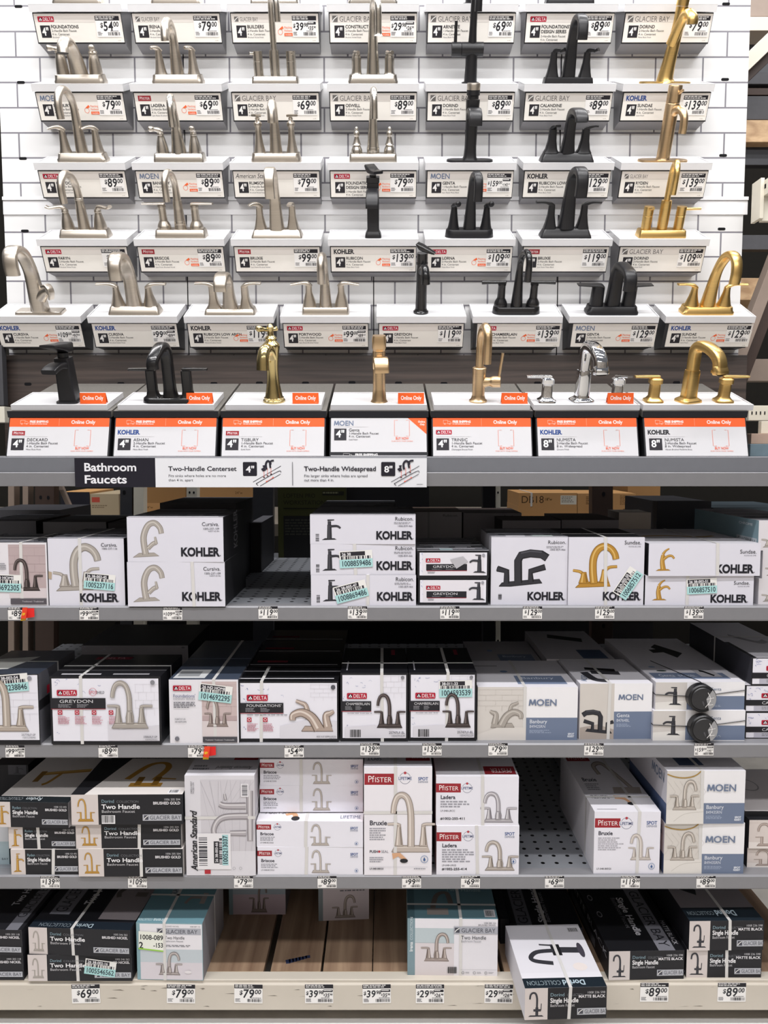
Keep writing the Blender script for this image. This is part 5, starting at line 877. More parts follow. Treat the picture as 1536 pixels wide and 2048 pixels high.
carton('dim carton reading Rubicon at the back behind the film-wrapped one', (796, 1024, 923, 1200), z1, lambda p: (p.text('Rubicon.', 916, 1036, 6, '#26262c', al='r'), p.rect(855, 1024, 859, 1200, '#77777c')), Yf=2.42, group=G1, front='#8c8a90', top='#4a3c34', side=KS)
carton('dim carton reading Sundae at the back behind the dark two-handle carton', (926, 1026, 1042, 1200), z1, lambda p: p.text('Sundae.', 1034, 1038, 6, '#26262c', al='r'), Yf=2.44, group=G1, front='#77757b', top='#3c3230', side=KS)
B6 = carton('white carton with blocky dark two-handle faucet', (982, 1074, 1135, 1209), z1, a_rubicon2, group=G1, front='#dcdbe5', top=KT, side='#d2d0d6', lside='#a5a3a9', topart=lambda p: (lid(p), p.rect(20, 90, 45, 97, '#d2d0d6'), p.rect(55, 84, 82, 96, '#8f9a98')), D=.22)
B7 = carton('white carton with gold two-handle faucet and slanted sticker', (1137, 1075, 1288, 1210), z1, a_sundae2, group=G1, front='#dcdbe5', top='#1f1f22', side='#d6d4da', straps=('v.50', 't.36'), stick=((1256, 1166, 62, -57, '1006857512', '26 2A-005-50'),), topart=lambda p: p.rect(0, 96, 100, 100, '#d8d6dc'), D=.24)
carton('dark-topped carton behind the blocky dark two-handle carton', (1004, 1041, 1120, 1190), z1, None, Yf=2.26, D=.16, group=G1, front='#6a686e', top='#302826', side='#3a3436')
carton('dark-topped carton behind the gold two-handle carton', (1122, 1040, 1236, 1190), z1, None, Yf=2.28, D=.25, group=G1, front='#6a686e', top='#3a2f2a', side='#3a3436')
B8 = carton('white carton with gold single faucet, lower of its pair', (1290, 1151, 1507, 1210), z1, a_sundae1, (1298, 1087, 1522, 1150), group=G1, front='#dcdbe5', top='#d6d4da', side='#d6d4da', lside=KS, straps=('v.39',), stick=((1403, 1172, 60, -3, '1006857510', '26 38-003-51'),), D=.36)
carton('white carton with gold single faucet, upper of its pair', (1297, 1087, 1521, 1150.5), B8.z, a_sundae1, (1298, 1087, 1522, 1150), Yf=B8.Y - .006, group=G1, front='#dcdbe5', top='#c4c2c8', side='#d6d4da', lside=KS, straps=('v.62',), topart=lambda p: (p.stroke([(10, 55), (40, 50), (66, 58), (84, 52)], 5, '#a5813a'), p.rect(20, 80, 90, 82, '#9a98a0'), p.rect(10, 70, 80, 72, '#9a98a0'), p.rect(14, 30, 80, 32, '#9a98a0'), p.rect(14, 20, 80, 22, '#9a98a0')), D=.38, rz=.3)
def a_gbw(p): p.rect(1510, 1040, 1640, 1098, '#dcd8dc'); pic(p, 'hook', 1516, 1054, 1570, 1092, NK)
zz = z1
for k, (ya, yb, nm) in enumerate(((1157, 1210, 'bottom'), (1101, 1156, 'middle'), (1041, 1100, 'top'))):
    q = carton('teal-sided carton at right end of upper shelf, %s of the three' % nm, (1525 if k == 1 else 1517, ya, 1650, yb), zz, a_gbw, (1510, 1040, 1640, 1098), Yf=2.02, group=G1, top='#a9a7ae', side='#7f99a3', lside='#7f99a3' if k == 2 else '#d6d4da', D=.42, topart=lines_top if k == 2 else None, lsideart=(lambda p: (p.rect(70, 62, 98, 88, '#b4bcc2'), p.text('GLACIER BAY', 84, 80, 13, '#3c4450', w=24, al='c'), p.text('CHROME', 92, 22, 8, '#e2e8ea', al='r', k=.4))) if k == 2 else None); zz = q.z
carton('black carton at the back right of upper shelf', (1312, 1003, 1420, 1170), z1, None, Yf=2.55, D=.34, group=G1, front='#3a3a40', top='#26262a', side=KS)
carton('dark teal carton behind the black carton at back right', (1424, 1016, 1600, 1170), z1, None, Yf=2.57, D=.34, group=G1, front='#4c5a62', top='#303a40', side='#3c4a50', lside='#4c5a62')
carton('pale carton tucked behind the gold single faucet cartons', (1236, 1025, 1300, 1190), z1, None, Yf=2.42, D=.12, group=G1, front='#b9b0a8', top='#d6cec4', side='#77706a')
# ---------------- second shelf
dgt = lambda p: (p.rect(20, 12, 55, 24, '#7c2433'), p.text('DELTA', 38, 22, 8, '#c9a9b0', al='c', k=.6), p.rect(8, 88, 44, 92, '#cfced4'), p.rect(55, 88, 88, 92, '#a9a8ae'), p.rect(0, 72, 100, 74, '#77777c'))
C1 = carton('film-wrapped nickel faucet carton with blue number sticker, left edge', (-62, 1348, 79, 1488), z2, a_c1, (-60, 1348, 79, 1487), group=G2, top='#343b49', side='#66666e', film=True, stick=((24, 1366, 70, -5, '1003238846', '26 38-003-54'),), straps=('t.5',), D=.24, topart=lambda p: p.poly([(0, 40), (62, 28), (44, 80), (0, 86)], '#c9c9c4'), sideart=lambda p: (p.rect(20, 24, 70, 36, DRED), p.rect(0, 38, 100, 52, '#232327')))
C2 = carton('wide black-edged carton with big nickel gooseneck picture', (101, 1353, 322, 1488), z2, a_greydon2, (101, 1353, 322, 1486), group=G2, top='#1d1d21', side='#232327', straps=('v.28', 't.45'), topart=dgt, D=.22, film=True)
carton('grey-fronted carton at the back above the wide black-edged one', (166, 1291, 378, 1480), z2, lambda p: (splash(p, 168, 1294, 340, 1400), p.disc(368, 1299, 3.4, '#77777c')), Yf=2.42, D=.30, group=G2, front='#a19fa6', top='#3c3c40', side='#2a2a2e')
C3 = carton('narrow film-wrapped carton with pinkish sink photo', (339, 1359, 477, 1486), z2, a_c3, (339, 1358, 477, 1484), group=G2, top='#434c5c', side='#6a6a74', film=True, straps=('v.66',), stick=((432, 1386, 66, 7, '1014692295', '26 ND HOME'),), D=.42, topart=lambda p: (p.poly([(6, 78), (52, 78), (50, 97), (4, 97)], '#c9cbcc'), p.rect(8, 82, 40, 93, '#8c8f92'), p.rect(0, 50, 100, 52, '#6a7282')))
C4 = carton('black-edged carton with low-arc nickel faucet picture', (478, 1363, 677, 1484), z2, a_c4, (478, 1362, 677, 1482), group=G2, top='#18181b', side=CBK, straps=('v.22',), D=.14, topart=lambda p: (p.rect(0, 78, 95, 82, '#d0cfd4'), p.rect(0, 30, 100, 33, '#d0cfd4')), film=True)
Yc = C4.Y
for k, (ya, nm) in enumerate(((1342, 'second'), (1320, 'third'), (1303, 'fourth'))):
    Yc += .15; carton('black-topped carton %s in line behind the low-arc picture' % nm, (768 - 286 * 2.02 / Yc, C4.px[1] - 20 - k * 18, 768 - 92 * 2.02 / Yc, 1470), z2, lambda p: None, Yf=Yc, D=.14, ztop=C4.z, group=G2, front='#26262a', top='#17171a', side=CBK, film=True, topart=lambda p: (p.rect(6, 60, 40, 74, '#7c2433'), p.rect(0, 88, 96, 93, '#b9b8be')))
C5 = carton('carton with dark bronze gooseneck, left of two alike', (681, 1346, 816, 1483), z2, a_c5, (681, 1346, 817, 1481), group=G2, top='#1b1b1f', side=CBK, straps=('v.62', 't.36'), D=.26, film=True, topart=lambda p: (p.rect(76, 8, 82, 30, '#7c2433'), p.rect(8, 55, 10, 90, '#9a99a0')))
C6 = carton('carton with dark bronze gooseneck and number sticker', (817.5, 1345.5, 953, 1482), z2, a_c5, (681, 1346, 817, 1481), group=G2, top='#1b1b1f', side=CBK, straps=('v.56', 't.36'), stick=((911, 1377, 66, -1, '1004593539', '38-011-33'),), D=.26, film=True, topart=lambda p: (p.rect(76, 8, 82, 30, '#7c2433'), p.rect(8, 55, 10, 90, '#9a99a0')))
mt = lambda t: (lambda p: (p.rect(42, 60, 92, 90, MBLUE), p.text(t, 48, 72, 7, '#cfd6e2'), p.rect(4, 20, 30, 24, '#a9a7ac'), p.disc(34, 44, 4, '#7d93b4')))
C7 = carton('white and blue carton with low-arc nickel faucet photo', (955, 1374, 1155, 1480), z2, a_banlow, (955, 1373, 1155, 1477), group=G2, top='#dedce2', side='#d6d4da', straps=('v.47',), topart=mt('Banbury'), D=.26)
carton('white carton lying behind the low-arc white and blue carton', (944, 1328, 1086, 1480), z2, lambda p: moenmark(p, 975, 1341, 9, 50, '#3c5a66'), Yf=2.30, D=.28, group=G2, front='#c4c2c8', top='#aaa8ae', side='#a5a3a9', topart=mt('Banbury'))
C8 = carton('white and blue carton with blocky black two-handle faucet photo', (1159, 1367, 1304, 1478), z2, a_genta2, (1159, 1366, 1304, 1475), group=G2, top='#e0dee4', side='#d6d4da', straps=('v.40',), topart=lambda p: (moenmark(p, 12, 92, 8, 30, MBLUE, -70), p.stroke([(20, 55), (26, 84), (44, 90)], 12, BK[0]), p.stroke([(30, 55), (70, 60)], 14, BK[0]), p.stroke([(26, 40), (68, 48)], 10, BK[1])), D=.24, rz=1)
carton('white carton lying behind the blocky black faucet carton', (1092, 1318, 1228, 1480), z2, None, Yf=2.28, D=.36, group=G2, front='#c4c2c8', top='#b4b2b8', side='#b4b2b8', topart=lambda p: (p.rect(55, 70, 92, 98, '#3f4f6c'), p.stroke([(30, 20), (80, 36)], 14, BK[1])))
C9 = carton('white and blue carton with alarm disc, lower of its pair', (1306, 1421, 1490, 1481), z2, a_genta1, (1312, 1363, 1488, 1419), group=G2, top='#dedce2', side='#d6d4da', D=.4)
C9b = carton('white and blue carton with alarm disc, upper of its pair', (1311, 1364, 1489, 1420.5), C9.z, a_genta1, (1312, 1363, 1488, 1419), Yf=C9.Y + .004, group=G2, top='#dad8de', side='#d6d4da', D=.48, topart=lambda p: (p.rect(4, 82, 90, 94, MBLUE), p.text('Genta', 12, 90, 5, '#e2e6ee'), p.text('84760BL', 34, 90, 4, '#cfd6e2'), p.poly([(58, 74), (82, 74), (84, 90), (60, 90)], '#b9b7bc'), p.stroke([(66, 78), (70, 80), (76, 88)], 4, BK[1]), p.disc(22, 78, 6, '#3f4a46', 16, 1.6), p.disc(16, 70, 4, '#8fa3bf', 16, 1.6), p.stroke([(52, 20), (70, 44)], 13, BK[1], 18), p.stroke([(40, 34), (58, 32)], 8, BK[1])))
zz = z2
for k, (ya, yb, nm) in enumerate(((1424, 1479, 'bottom'), (1370, 1423, 'middle'), (1315, 1369, 'top'))):
    q = carton('black-edged carton at right end of second shelf, %s of the three' % nm, (1490 if k < 2 else 1503, ya, 1620, yb), zz, (lambda p: a_casa(p)), (1500, 1315, 1600, 1368), Yf=2.03, group=G2, top='#cfcdd3', side='#26262b', lside='#3c3c44', D=.42, straps=('t.55',) if k == 2 else (), topart=(lambda p: (p.stroke([(30, 40), (60, 60), (80, 56)], 8, '#9a989e'), p.rect(0, 60, 8, 100, CBK))) if k == 2 else None); zz = q.z
def alarm(c, pxx, pyy, lb):               # black cable-lock disc strapped round a carton
    Y = c.Y; s_ = at(pxx, pyy, Y - .014); e_ = empty('security_tag', s_, (0, 0, 0)); tag(e_, lb, 'security tag', 'cable alarms')
    b = MB(); r = .0375
    def dsk(rad, y0_, y1_, m, n=40): b.rings([[(q * math.cos(2 * math.pi * i / n), y, q * math.sin(2 * math.pi * i / n)) for i in range(n)] for q, y in ((rad, y0_), (rad, y1_ + .003), (rad - .003, y1_))], m)
    dsk(r, .0115, -.012, BLACK); b.build('alarm_case', e_)
    b = MB(); dsk(r - .006, -.012, -.014, mat('alarm_cap', '#2a2a2d', .35, 0, .5, .05)); b.build('alarm_cap', e_)
    b = MB(); a0, a1 = R(-62), R(46); n = 16; pts = [(.008, -.0148, 0)] + [((r - .003) * math.cos(a0 + (a1 - a0) * i / n), -.0148, (r - .003) * math.sin(a0 + (a1 - a0) * i / n)) for i in range(n + 1)]
    b.add(pts, [tuple(range(len(pts)))], mat('clear_window', '#9a9a9c', .15, 0, .6, .1)); b.build('window', e_)
    b = MB(); p = Pr(b, (-.03, -.0152, .03), (1, 0, 0), (0, 0, -1), (0, -1, 0), (0, 0, 60, 60), .06, .06)
    for q in ([(42, 12), (50, 28), (44, 46)], [(40, 30), (58, 26)], [(44, 46), (56, 44)], [(36, 52), (50, 34)]): p.stroke(q, 1.6, '#e6e4e4', smooth=False)
    p.text('alpha', 27, 36, 4, '#77777c', rot=70); b.build('spring_arms', e_)
    zt_ = c.z - s_.z; x0_ = at(c.px[0], pyy, Y).x - s_.x - .001; x1_ = at(c.px[2], pyy, Y).x - s_.x + .001; b = MB(); rr = .0010
    def wire(pts):
        for A_, B_ in zip(pts, pts[1:]):
            A_ = Vector(A_); B_ = Vector(B_); d = (B_ - A_).normalized(); u = d.orthogonal().normalized(); v = d.cross(u); b.rings([[q + (u * math.cos(2 * math.pi * i / 6) + v * math.sin(2 * math.pi * i / 6)) * rr for i in range(6)] for q in (A_, B_)], BLACK)
    wire([(-.036, .0125, 0), (x0_, .0125, .004), (x0_ - .001, .36, .004)]); wire([(.034, .0125, .004), (x1_, .0125, .016), (x1_ + .001, .36, .016)]); wire([(.002, -.004, r - .002), (.002, .012, zt_ + .0012), (-.06, .22, zt_ + .0012)] if c is C9b else [(.002, -.004, r - .002), (.002, .012, zt_ - .006)])
    b.build('cable', e_)
alarm(C9b, 1402, 1395, 'round black cable alarm strapped to the upper white and blue carton'); alarm(C9, 1405, 1456, 'round black cable alarm strapped to the lower white and blue carton')
# ---------------- third shelf
ryt = lambda p: (p.rect(0, 88, 100, 100, '#1c2226'), p.text('Ryden', 60, 90.5, 6, '#cfdade', rot=180), p.text('COLLECTION', 34, 91, 5, '#8a9094', rot=180, k=.8), p.stroke([(88, 30), (24, 40)], 7, GD[0]), p.stroke([(88, 29), (24, 39)], 2, GD[2]), p.stroke([(50, 36), (44, 58), (38, 64)], 5, GD[0]), p.stroke([(22, 34), (24, 58)], 8, GD[1]))
dot_ = lambda p: (p.poly([(0, 0), (30, 0), (12, 100), (0, 100)], '#1e1e22'), p.stroke([(40, 60), (52, 20), (66, 14), (72, 30), (66, 62)], 6, GD[0]), p.rect(46, 70, 76, 80, GD[0]), p.rect(50, 54, 56, 76, GD[1]), p.rect(66, 54, 72, 76, GD[1]), p.stroke([(72, 58), (86, 60)], 3, GD[0]), p.rect(86, 88, 96, 98, '#ecebee'), p.bars(87, 89, 95, 96))
D1 = carton('single-handle gold faucet carton, bottom of left stack', (22, 1699, 157, 1749), z3, a_ryden, (-12, 1604, 138, 1650), group=G3, top='#d6d0cc', side='#26262b', straps=('v.62',), D=.3)
D1b = carton('single-handle gold faucet carton, middle of left stack', (17, 1652, 152, 1698.5), D1.z, a_ryden, (-12, 1604, 138, 1650), Yf=D1.Y + .004, group=G3, top='#d6d0cc', side='#26262b', straps=('v.45',), D=.3, rz=-.6)
carton('single-handle gold faucet carton, top of left stack, pushed left', (-12, 1604.5, 138, 1651), D1b.z, a_ryden, (-12, 1604, 138, 1650), Yf=D1.Y - .004, group=G3, top='#dcd6d2', side='#d2ccd0', topart=ryt, D=.3, rz=-2)
carton('pale teal carton at the left edge of the third shelf', (-60, 1652, 18, 1746), z3, lambda p: (p.rect(-60, 1652, 18, 1746, '#a9bcc4'), p.text('BAY', 16, 1735, 5, '#33414a', al='r'), p.rect(-60, 1652, 18, 1690, '#d2d6dc')), group=G3, top='#cfd6dc', side='#8fa6ae', D=.3, Yf=2.05)
D2 = carton('two-handle gold faucet carton, bottom of second stack', (157, 1698, 366, 1753), z3, a_dorgold, (143, 1589, 366, 1646), group=G3, top='#d6d0cc', side='#cfc9c6', straps=('v.60',), D=.28)
D2b = carton('two-handle gold faucet carton, middle of second stack', (152, 1645.5, 362, 1697.5), D2.z, a_dorgold, (143, 1589, 366, 1646), Yf=D2.Y + .004, group=G3, top='#d6d0cc', side='#cfc9c6', straps=('v.60',), D=.28, rz=.5)
carton('two-handle gold faucet carton with barcode, top of second stack', (143, 1589, 365, 1645.5), D2b.z, a_dorgoldb, (143, 1589, 366, 1646), Yf=D2.Y - .006, group=G3, top='#e0dad6', side='#232327', topart=dot_, D=.24, rz=.6)
carton('dark carton reading Two Handle at the back above gold faucet cartons', (190, 1528, 372, 1740), z3, lambda p: p.text('Two Handle', 300, 1522, 5, '#77777c', al='c'), Yf=2.32, D=.3, group=G3, front='#26262b', top='#232327', side=CBK, topart=lambda p: p.text('Two Handle', 60, 90, 10, '#66666e', al='c', k=.6))
carton('dark carton with faucet picture at back left of the third shelf', (-10, 1530, 60, 1740), z3, lambda p: (p.rect(20, 1530, 56, 1570, '#55555c'), pic(p, 'one', 30, 1534, 50, 1566, BK)), Yf=2.34, D=.3, group=G3, front='#2a2a2f', top='#232327', side=CBK)
D3 = carton('tall white carton with faucet picture printed sideways', (371, 1551, 510, 1751), z3, a_std, (371, 1550, 510, 1749), group=G3, top='#e4e2e8', side='#c9c7cd', straps=('h.42',), D=.26, topart=lambda p: (p.rect(60, 46, 96, 60, '#b4303a'), p.text('American Standard', 92, 76, 8, '#1c1c22', rot=180, w=52, sh=.3), p.fine(6, 74, 30, 88, 2, '#8a8a92')))
zz = z3; prevY = None
for k, (ya, yb, xa, nm) in enumerate(((1694, 1749, 515, 'bottom'), (1642.5, 1693, 513, 'second from bottom'), (1571, 1624, 520, 'second from top'), (1518.5, 1571, 520, 'top'))):
    if k == 2:
        q = carton('white carton whose lid shows, %s in stack of four' % 'third', (515, 1622, 726, 1643), zz, None, Yf=D4.Y + .035, D=.2, group=G3, top='#e6e4ea') if 0 else q
        zz = at(620, 1624, D4.Y + .045).z
    q = carton('white gooseneck faucet carton, %s in stack of four' % nm, (xa, ya, 726, yb), q.z if k in (1, 3) else zz, a_briscoe, (517, 1518, 726, 1571), Yf=None if k == 0 else (D4.Y if k == 1 else D4.Y + .045), group=G3, top='#eae8ee', side='#b8b6bc' if k else '#8e3a42', straps=('v.46',) if k < 2 else ('v.40',), D=.26, rz=(0, -.4, .3, -.2)[k], topart=(lambda p: (p.text('PUSH SEAL', 6, 84, 8, '#55555f', k=.5), p.stroke([(26, 86), (34, 84), (36, 94)], 5, '#d8a985'), p.disc(36, 94, 4, '#26262a', 16, 5), p.text('LIFETIME', 88, 94, 7, '#3f4a76', al='c', k=.5))) if k == 1 else None)
    if k == 0: D4 = q
    if k == 1: carton_gap = q.z
D5 = carton('tall white carton with large nickel arch faucet picture', (728, 1534, 864, 1750), z3, a_bruxie0, (728, 1534, 864, 1748), group=G3, top='#e4e2e8', side='#a84a50', straps=('v.46', 'h.42'), D=.26, topart=lambda p: (p.rect(62, 60, 98, 84, RED), p.text('PFISTER', 94, 66, 11, '#efe4e4', rot=180, w=24), p.text('SPOT', 26, 74, 9, '#3f4a66', rot=180, k=.7)))
D6 = carton('white carton with two-handle arch faucet, lower of its pair', (873, 1651.5, 1038, 1749), z3, a_ladera2, (872, 1553, 1037, 1651), group=G3, top='#e4e2e8', side='#c9c7cd', straps=('v.50',), D=.24)
carton('white carton with chrome arch faucet, upper of its pair', (872, 1553, 1037, 1651), D6.z, a_ladera, (872, 1553, 1037, 1651), Yf=D6.Y + .002, group=G3, top='#e4e2e8', side='#c9c7cd', straps=('v.57',), D=.24, rz=-.4, topart=lambda p: (p.rect(60, 72, 98, 94, RED), p.text('PFISTER', 94, 78, 11, '#efe4e4', rot=180, w=26)))
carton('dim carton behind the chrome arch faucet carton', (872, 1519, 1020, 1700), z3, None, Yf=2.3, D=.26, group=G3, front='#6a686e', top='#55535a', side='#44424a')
brt = lambda p: (p.rect(4, 3, 44, 15, RED), p.text('PFISTER', 8, 12, 7, '#d8c4c6', w=30), p.text('Bruxie', 10, 52, 6, '#33333f', b=1), p.text('PUSH SEAL', 8, 80, 5, '#44444e', k=.8), p.stroke([(44, 78), (58, 80), (64, 88)], 5, '#d8a985'), p.disc(64, 88, 6, '#26262a', 16, 2.4), p.stroke([(44, 40), (44, 24), (60, 20), (72, 40), (82, 64)], 7, '#8f857e'), p.stroke([(44, 40), (44, 24), (60, 20), (72, 40), (82, 64)], 4.4, '#bdb3ac'), p.poly([(52, 62), (96, 62), (92, 72), (48, 72)], '#b1a7a0'), p.fine(10, 56, 34, 68, 4, '#9d9da6'), p.rect(6, 96, 36, 96.5, '#66666e'))
D7 = carton('white carton with nickel arch faucet lying deep on the perforated shelf', (1188, 1623.5, 1320, 1747), z3, a_bruxie, (1188, 1622, 1320, 1745), group=G3, top='#e6e4ea', side='#8e3038', lside='#d8d6dc', straps=('v.66', 't.22'), topart=brt, D=.40)
carton('white carton standing at the back of the perforated shelf', (1129, 1512, 1232, 1640), z3, lambda p: p.stroke([(1165, 1525), (1180, 1514), (1200, 1520)], 4, '#8f8f95'), Yf=2.62, D=.25, group=G3, front='#b9b7bd', top='#a5a3a9', side='#8f8d93')
mvs = lambda p: (moenmark(p, 62, 28, 18, 32, MBLUE), p.rect(0, 62, 100, 100, '#4a5c80'))
D8 = carton('white and blue carton with gooseneck photo, lower of its pair', (1328, 1646, 1488, 1747), z3, a_banhi, (1335, 1541, 1490, 1641), group=G3, top='#e0dee4', side='#d6d4da', lside='#d0ced6', lsideart=mvs, straps=('v.46',), D=.3)
carton('white and blue carton with gooseneck photo, upper of its pair', (1333, 1541.5, 1490, 1645), D8.z, a_banhi, (1335, 1541, 1490, 1641), Yf=D8.Y - .004, group=G3, top='#e0dee4', side='#d6d4da', lside='#d0ced6', lsideart=mvs, straps=('v.46',), D=.3, rz=.6, topart=lambda p: (p.rect(22, 0, 54, 88, '#3f4f6c'), p.rect(56, 30, 94, 34, '#b4b2b8'), p.rect(56, 50, 90, 53, '#b4b2b8')))
D9 = carton('pinkish photo carton at right end of third shelf, lower of two', (1494, 1695, 1640, 1748), z3, a_gbright, (1497, 1640, 1600, 1692), Yf=2.035, group=G3, top='#cfcdd3', side='#232327', lside='#232327', D=.26)
D9b = carton('pinkish photo carton at right end of third shelf, upper of two', (1498, 1640, 1640, 1694), D9.z, a_gbright, (1497, 1640, 1600, 1692), Yf=2.03, group=G3, top='#232327', side='#232327', lside='#232327', D=.26)
carton('white-lidded carton lying on the right end of third shelf', (1490, 1622, 1640, 1640), D9b.z, lambda p: p.rect(1490, 1622, 1640, 1640, '#1e1e22'), Yf=2.05, group=G3, top='#dcd6d6', side='#232327', lside='#2a2a2e', D=.28, topart=lambda p: p.ring(40, 40, 14, 2, '#a5a0a2'))
# ---------------- bottom deck
def gbt(sl, pict=None, mid='Two Handle', fin='BRUSHED NICKEL', dark='#1d1d22'):
    def f(p):
        p.rect(0, 88, 100, 100, '#17202a'); p.text('Dorind', 62, 92, 6, '#b9ccd6', rot=180, k=.8); p.text('COLLECTION', 40, 92.6, 5, '#77828a', rot=180, k=.7)
        p.rect(10 + sl, 0, 30 + sl, 78, '#77777f'); p.text('GLACIER BAY', 25 + sl, 74, 12, '#26262c', rot=-90, w=66); p.text(mid, 46 + sl, 60, 9, '#cfced4', rot=-90, w=52, b=1)
        if pict: p.rect(62, 0, 100, 84, '#8f878a'); pict(p)
    return f
nkp = lambda p: (p.stroke([(92, 30), (76, 24), (66, 36), (68, 46)], 5, '#5c5452'), p.rect(84, 36, 96, 44, '#6b6260'))
E1 = carton('black nickel-finish carton, lower at the left end of bottom deck', (-160, 1909, 47, 1960), z4, a_dornick2, (-160, 1857, 47, 1908), group=G4, top='#232327', side='#2a2a2f', D=.28)
carton('black nickel-finish carton, upper at the left end of bottom deck', (-161, 1858, 46, 1908.5), E1.z, a_dornick2, (-160, 1857, 47, 1908), Yf=E1.Y, group=G4, top='#1d1d22', side='#2a2a2f', D=.28, rz=-2, topart=lambda p: (p.rect(84, 0, 96, 100, '#77777f'), p.text('GLACIER BAY', 93, 80, 9, '#26262c', rot=-90, w=66), p.text('Two Handle', 76, 60, 7, '#cfced4', rot=-90, w=50, b=1)))
E2 = carton('black two-handle carton with number sticker, lower of its pair', (56, 1909.5, 264, 1962), z4, a_dornick, (55, 1857, 262, 1908), group=G4, top='#232327', side='#2a2a2f', straps=('v.48',), stick=((201, 1935, 62, 8, '1005546562', '26 38-002-16'),), D=.28)
carton('black two-handle carton without sticker, upper of its pair', (55, 1857.5, 262, 1909), E2.z, a_dornick, (55, 1857, 262, 1908), Yf=E2.Y - .003, group=G4, top='#1b1b20', side='#2a2a2f', straps=('v.44',), D=.28, rz=-3, topart=gbt(0, nkp))
carton('black carton behind the upper two-handle nickel carton', (88, 1790, 290, 1950), z4, None, Yf=2.34, D=.26, group=G4, front='#26262b', top='#1b1b20', side='#26262b', topart=gbt(-4))
E3 = carton('teal-edged two-handle carton with white number label', (273, 1846, 406, 1960), z4, a_irena, (273, 1845, 406, 1958), group=G4, top='#6f95a0', side='#8a888e', straps=('v.42', 't.55'), D=.24, rz=-1.5, topart=lambda p: (p.text('Irena', 40, 92, 6, '#dfe8ea', rot=180, k=.9), p.text('COLLECTION', 22, 92, 4, '#cfdcde', rot=180, k=.6), p.rect(30, 0, 40, 48, '#9aa4aa'), p.text('GLACIER BAY', 38, 46, 8, '#33414a', rot=-90, w=44), p.stroke([(60, 62), (66, 50), (86, 50)], 5, '#8c8480'), p.rect(82, 40, 90, 62, '#a39a96')))
carton('teal-topped carton behind the teal-edged carton with label', (292, 1800, 420, 1950), z4, None, Yf=2.30, D=.26, group=G4, front='#5c7a84', top='#5c7f8a', side='#77757b')
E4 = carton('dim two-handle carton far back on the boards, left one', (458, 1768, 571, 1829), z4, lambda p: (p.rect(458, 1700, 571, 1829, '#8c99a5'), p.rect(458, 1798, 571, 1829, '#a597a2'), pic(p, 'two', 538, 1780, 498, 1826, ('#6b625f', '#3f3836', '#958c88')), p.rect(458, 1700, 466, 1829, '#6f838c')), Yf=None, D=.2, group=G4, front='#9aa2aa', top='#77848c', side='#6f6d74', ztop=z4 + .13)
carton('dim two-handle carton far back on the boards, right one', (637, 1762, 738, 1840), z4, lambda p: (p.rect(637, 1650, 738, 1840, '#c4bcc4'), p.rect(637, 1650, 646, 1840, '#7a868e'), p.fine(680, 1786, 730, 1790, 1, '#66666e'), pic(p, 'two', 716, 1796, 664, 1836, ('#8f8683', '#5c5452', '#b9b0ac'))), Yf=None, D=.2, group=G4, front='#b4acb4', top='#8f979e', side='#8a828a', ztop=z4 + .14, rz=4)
E5 = carton('wide teal and white two-handle carton standing on the boards', (815, 1837.5, 995, 1951), z4, a_irenaw, (815, 1837, 995, 1950), group=G4, top='#5f808a', side='#c4c2c8', lside='#6f868e', straps=('v.59', 't.3'), D=.22, rz=-1, topart=lambda p: (p.rect(0, 0, 8, 100, '#4a666f'), p.stroke([(28, 84), (34, 50), (46, 44), (50, 70)], 6, '#6b625f'), p.rect(22, 78, 46, 92, '#8c8480'), p.rect(86, 80, 98, 96, '#d2d0d4'), p.bars(87, 82, 97, 94), p.text('Two Handle', 66, 40, 7, '#9fb4ba', al='c', k=.8)))
carton('dark carton lying left of the overhanging black gooseneck carton', (1000, 1838, 1018, 1940), z4, lambda p: p.text('JANDLE', 1040, 1860, 4, '#66666e', al='r'), Yf=2.16, D=.4, group=G4, front='#1c1c20', top='#1d1d21', side=CBK)
sgp = lambda p: (p.rect(0, 0, 100, 78, '#dedce2'), p.stroke([(86, 44), (56, 43)], 9, BK[0]), p.stroke([(56, 52), (56, 34)], 12, BK[1]), p.stroke([(56, 36), (36, 34)], 2.4, BK[0]), p.stroke([(52, 44), (30, 46), (20, 54), (24, 60), (46, 64)], 6, BK[0]), p.disc(88, 44, 4, '#44404a', 16, 12), p.disc(78, 70, 9, '#e6dcd8', 16, 6), p.rect(0, 86, 100, 100, '#17222b'), p.text('Dorind', 76, 89.5, 7, '#b9ccd6', rot=180, w=28, b=1), p.text('COLLECTION', 46, 90, 6, '#8a989f', rot=180, w=42), p.rect(82, 6, 96, 14, '#c9c7cc'), p.bars(83, 7, 95, 13))
E6 = carton('black gooseneck carton with white lid, jutting out over the cream beam', (1049, 1975, 1214, 2039.5), z4 + .0005, a_dorsing, (1048, 1976, 1213, 2040), Yf=1.858, group=G4, top='#e2e0e6', side='#8f8d93', lside='#d6d4da', straps=('v.54',), D=.26, rz=2, topart=sgp)
carton('black carton behind the jutting gooseneck carton, lid reading Single Handle', (1024, 1858, 1165, 1950), z4, None, Yf=2.14, D=.32, group=G4, front='#26262b', top='#17171c', side=CBK, topart=lambda p: (p.rect(8, 0, 30, 100, '#66666e'), p.text('GLACIER BAY', 26, 92, 14, '#1c1c22', rot=-90, w=84), p.text('Single Handle', 50, 90, 9, '#cfced4', rot=-90, w=64, b=1), p.text('Bathroom Faucet', 58, 90, 6, '#8f8e94', rot=-90, w=48), p.rect(0, 98, 100, 100, '#55555c')), straps=('v.48',))
